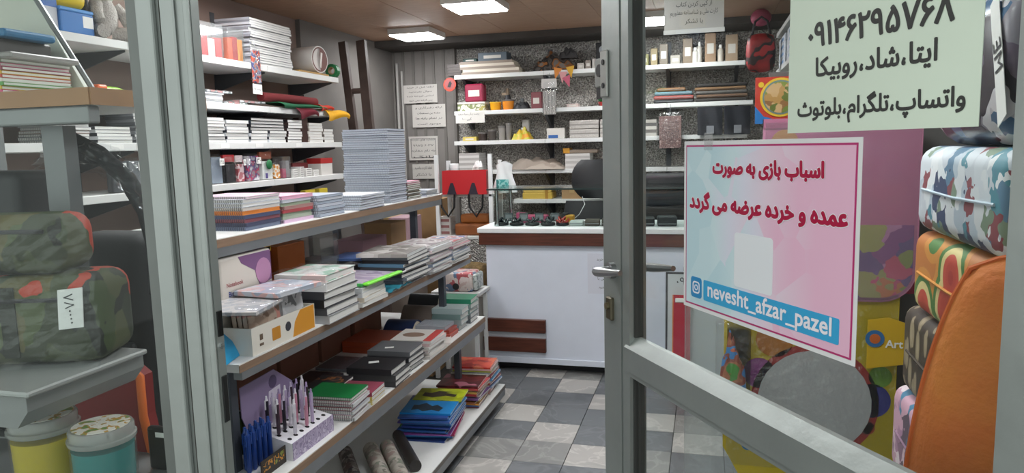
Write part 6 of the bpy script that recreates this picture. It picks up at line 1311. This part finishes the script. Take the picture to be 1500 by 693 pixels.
# small toys and clear boxes left of the yellow pack
gtx = thing('green_toy_pack', 'green and brown toy in clear pack left of the yellow pack', 'toy pack', (at(1076, 545).x - .01, HY - .10, at(1076, 560).z)); part('toy', crumple(.09, .06, .20, 41), pat('toymix', ['4a8a3a', 'a56a4a', '8a4a3a', '3f7ab0', 'c96a4a'], 'noise', 16), gtx, 50); part('clear_bag', G().rbox(-.055, .055, -.035, .035, 0, .24, .01, 2), M_FILM, gtx)
cbx = thing('clear_tub', 'tall clear plastic tub left of the yellow toy pack', 'tub', (.02, 3.0, 0)); part('clear_wall', G().rbox(-.10, .10, -.08, .08, 0, .98, .012, 2), film('tubclear', (.90, .92, .92), .05, .08, .12, (.8, .82, .82)), cbx); part('lid', G().rbox(-.105, .105, -.085, .085, .98, 1.0, .004, 1), film('tublid', (.85, .88, .88), .06, .1, .3), cbx)
# whiteboard with aluminium frame leaning on the counter
wbd = thing('whiteboard', 'whiteboard with grey frame leaning against the counter front', 'whiteboard', (-.235, 4.36, .0), 0, None, (-.10, 0, 0)); part('board', G().box(.012, .388, .002, .008, .012, .70), pm('c4ccce', .3), wbd)
part('frame', G().rbox(0, .012, 0, .012, 0, .712, .003, 1).rbox(.388, .40, 0, .012, 0, .712, .003, 1).rbox(0, .40, 0, .012, .70, .712, .003, 1).rbox(0, .40, 0, .012, 0, .012, .003, 1), pm('4f5254', .4, .4), wbd)
text('۰۹۱', .04, M_INK, wbd, (.10, .001, .655), width=.07)
rcp = thing('red_clipboard', 'red edged clipboard in front of the whiteboard', 'clipboard', (-.185, 4.30, 0), 0, None, (-.10, 0, 0)); part('board', G().box(0, .10, 0, .006, 0, .585), pm('b0243a', .4), rcp); part('edge_strip', G().box(-.006, 0, -.001, .007, 0, .585), pm('d97a3a', .4), rcp); part('clip', G().rbox(.01, .11, -.01, 0, .54, .565, .003, 1), M_PAPER, rcp)
# stack of patterned rolled cushions beside the hinge
CX0 = .42
base = thing('cushion_crate', 'grey crate carrying the patterned cushions behind the door', 'crate', (.62, 1.45, 0)); part('crate_body', G().box(-.19, .19, -.24, .24, 0, .70), pm('6f6c69', .6), base); part('crate_rim', G().rbox(-.195, .195, -.245, .245, .70, .742, .003, 1), pm('85827e', .5), base)
P_BLUE = pat('blue_doodle', ['cdd5dc', 'b5c4d0', '5a7f9a', 'd6dce0', '3a4a6a', '7a8f7a', '8a4a52', 'c4ccd4', '4f8a9a', 'dfe3e6'], 'blot', 26, .5)
P_MELON = pat('melon', ['a8302a', 'b8402f', 'c24a38', 'd9c98a', '4a7a3a', 'c9883a', 'b8702f'], 'dots', 8, .5)
P_LEAF = pat('leafprint', ['a3957c', '9a8c72', '8d7f66', '3f3428', '352b22'], 'dots', 22, .5, stretch=(1, 1.6, .6))
P_PINKD = pat('pinkdoodle', ['c49aac', 'd2b5c0', '8a6a80', '3f7a9a', 'a8809a', 'e0d0d6', '5a4a58'], 'blot', 26, .5)
def soft(z0, z1, mat, label, dx=0.0, y0=1.20, y1=1.70, seam='d6d6d2'):
    o = thing('folded_cushion', label, 'cushion', (CX0 + dx + .19, (y0 + y1) / 2, z0), 0, 'patterned cushions behind the door'); hh = z1 - z0; dd = (y1 - y0) / 2
    part('fabric', G().rbox(-.19, .19, -dd, dd, 0, hh, min(.032, hh * .3), 4), mat, o, 60)
    part('seam', G().tube([(-.1905, -dd * .8, hh * .5), (-.1915, 0, hh * .48), (-.1905, dd * .8, hh * .5)], .003, 6), pm(seam, .7), o); return o
soft(.743, .945, P_PINKD, 'pink doodle patterned cushion lowest in the stack behind the door', -.005, 1.26, 1.76, '8a6a80')
soft(.946, 1.138, P_LEAF, 'brown leaf patterned cushion second from bottom behind the door', .0, 1.20, 1.72, '3f3428')
soft(1.139, 1.307, P_MELON, 'red fruit patterned cushion under the blue one behind the door', .0, 1.19, 1.66, 'c9883a')
soft(1.308, 1.478, P_BLUE, 'blue and white doodle patterned cushion behind the door glass', .0, 1.18, 1.655, 'b5c4d0')
pb2 = thing('printed_plastic_bag', 'black and white printed plastic bag atop the cushion stack', 'bag', (CX0 + .16, 1.42, 1.4785)); part('bag_body', G().rbox(-.15, .15, -.20, .20, 0, .26, .06, 4), pat('bwbag', ['b5b2b8', '8a8590', '3a3540', 'd0cdd2', '6a5f70', '4a6a8a'], 'blot', 14, .25), pb2, 50); part('printed_band', G().prism([(-.19, .05), (-.16, .03), (-.10, .22), (-.13, .24)], -.1515, -.1505, 'x'), M_PAPER, pb2); text('ME', .05, M_INK, pb2, (-.1525, -.145, .14), plane='yz', width=.05, rotz=1.2)
# orange pillow in front of the stack
op = thing('orange_pillow', 'orange jacquard pillow standing nearest the door hinge', 'pillow', (.475, 1.05, .745), -.30)
part('fabric', cushion(.40, .60, .13, .05, 18, 18, .45), pm('d98436', .75, scale=9, col2='c9682a', bump=.2, bscale=80), op, 60, loc=(0, 0, .31), rot=(0, .12, 0))
def _rim(t):
    a, b = math.cos(t), math.sin(t); q_ = max(abs(a), abs(b)); a, b = a / q_, b / q_; k = .97 - .15 * a * a * b * b
    return (a * .20 * k, 0, b * .30 * k)
part('piping', G().tube([_rim(2 * PI * k / 48) for k in range(48)], .004, 6, closed=True), pm('c9601f', .7), op, loc=(0, 0, .31), rot=(0, .12, 0))
ocr = thing('pillow_crate', 'grey box under the orange pillow by the hinge', 'crate', (.50, 1.05, 0), -.30); part('crate_body', G().box(-.14, .14, -.06, .06, 0, .70), pm('6f6c69', .6), ocr); part('crate_rim', G().rbox(-.145, .145, -.065, .065, .70, .739, .003, 1), pm('85827e', .5), ocr)
# laminated notice hanging from the ceiling behind the door
pa = ony(973, 48, 3.9); pb3 = ony(1061, -8, 3.9)
hn = thing('hanging_notice', 'laminated notice hanging from the ceiling behind the door glass', 'paper', (pa.x, 3.9, pa.z)); w = pb3.x - pa.x; h = pb3.z - pa.z
part('sheet', G().box(0, w, 0, .002, 0, h), pm('a9a6a0', .4), hn); part('sleeve_edge', G().box(-.004, w + .004, -.002, .003, -.012, .010), pm('c4c4c0', .3), hn)
for k, s in enumerate(('از کپی کردن کتاب', 'کارت ملی و شناسنامه معذوریم', 'با تشکر')): text(s, .04, M_INK, hn, (w * .5, -.001, h * (.78 - .25 * k)), width=w * (.6, .8, .3)[k], squeeze=.8)
for x_ in (.03, w - .03): part('string', G().cyl((x_, .001, h), (x_, .001, ZC - pa.z), .0015, n=5), M_STEEL, hn)

# ================================================================== one label for one thing: say which of several alike
_ords = 'first second third fourth fifth sixth seventh eighth ninth tenth eleventh twelfth thirteenth fourteenth fifteenth sixteenth seventeenth eighteenth nineteenth twentieth'.split()
_ords += ['twenty-' + w for w in _ords[:9]] + ['thirtieth'] + ['thirty-' + w for w in _ords[:9]]
by_label = {}
for o in bpy.data.objects:
    if o.parent is None and 'label' in o.keys(): by_label.setdefault(o['label'], []).append(o)
def screen_x(o):
    d = o.location - CAM; c = AX * d.x + AY * d.y + AZ * d.z; return c.x / max(c.z, 1e-3)
for lab, obs in by_label.items():
    if len(obs) < 2: continue
    zs_ = sorted(o.location.z for o in obs); piled = zs_[-1] - zs_[0] > .006 * (len(obs) - 1) and all(b - a > .003 for a, b in zip(zs_, zs_[1:]))
    obs.sort(key=(lambda o: o.location.z) if piled else screen_x)
    for i, o in enumerate(obs):
        if piled: w = 'lowest one' if i == 0 else 'topmost one' if i == len(obs) - 1 else _ords[i] + ' from bottom'
        else: w = 'leftmost one' if i == 0 else 'rightmost one' if i == len(obs) - 1 else _ords[i] + ' from left'
        o['label'] = lab + ', ' + w
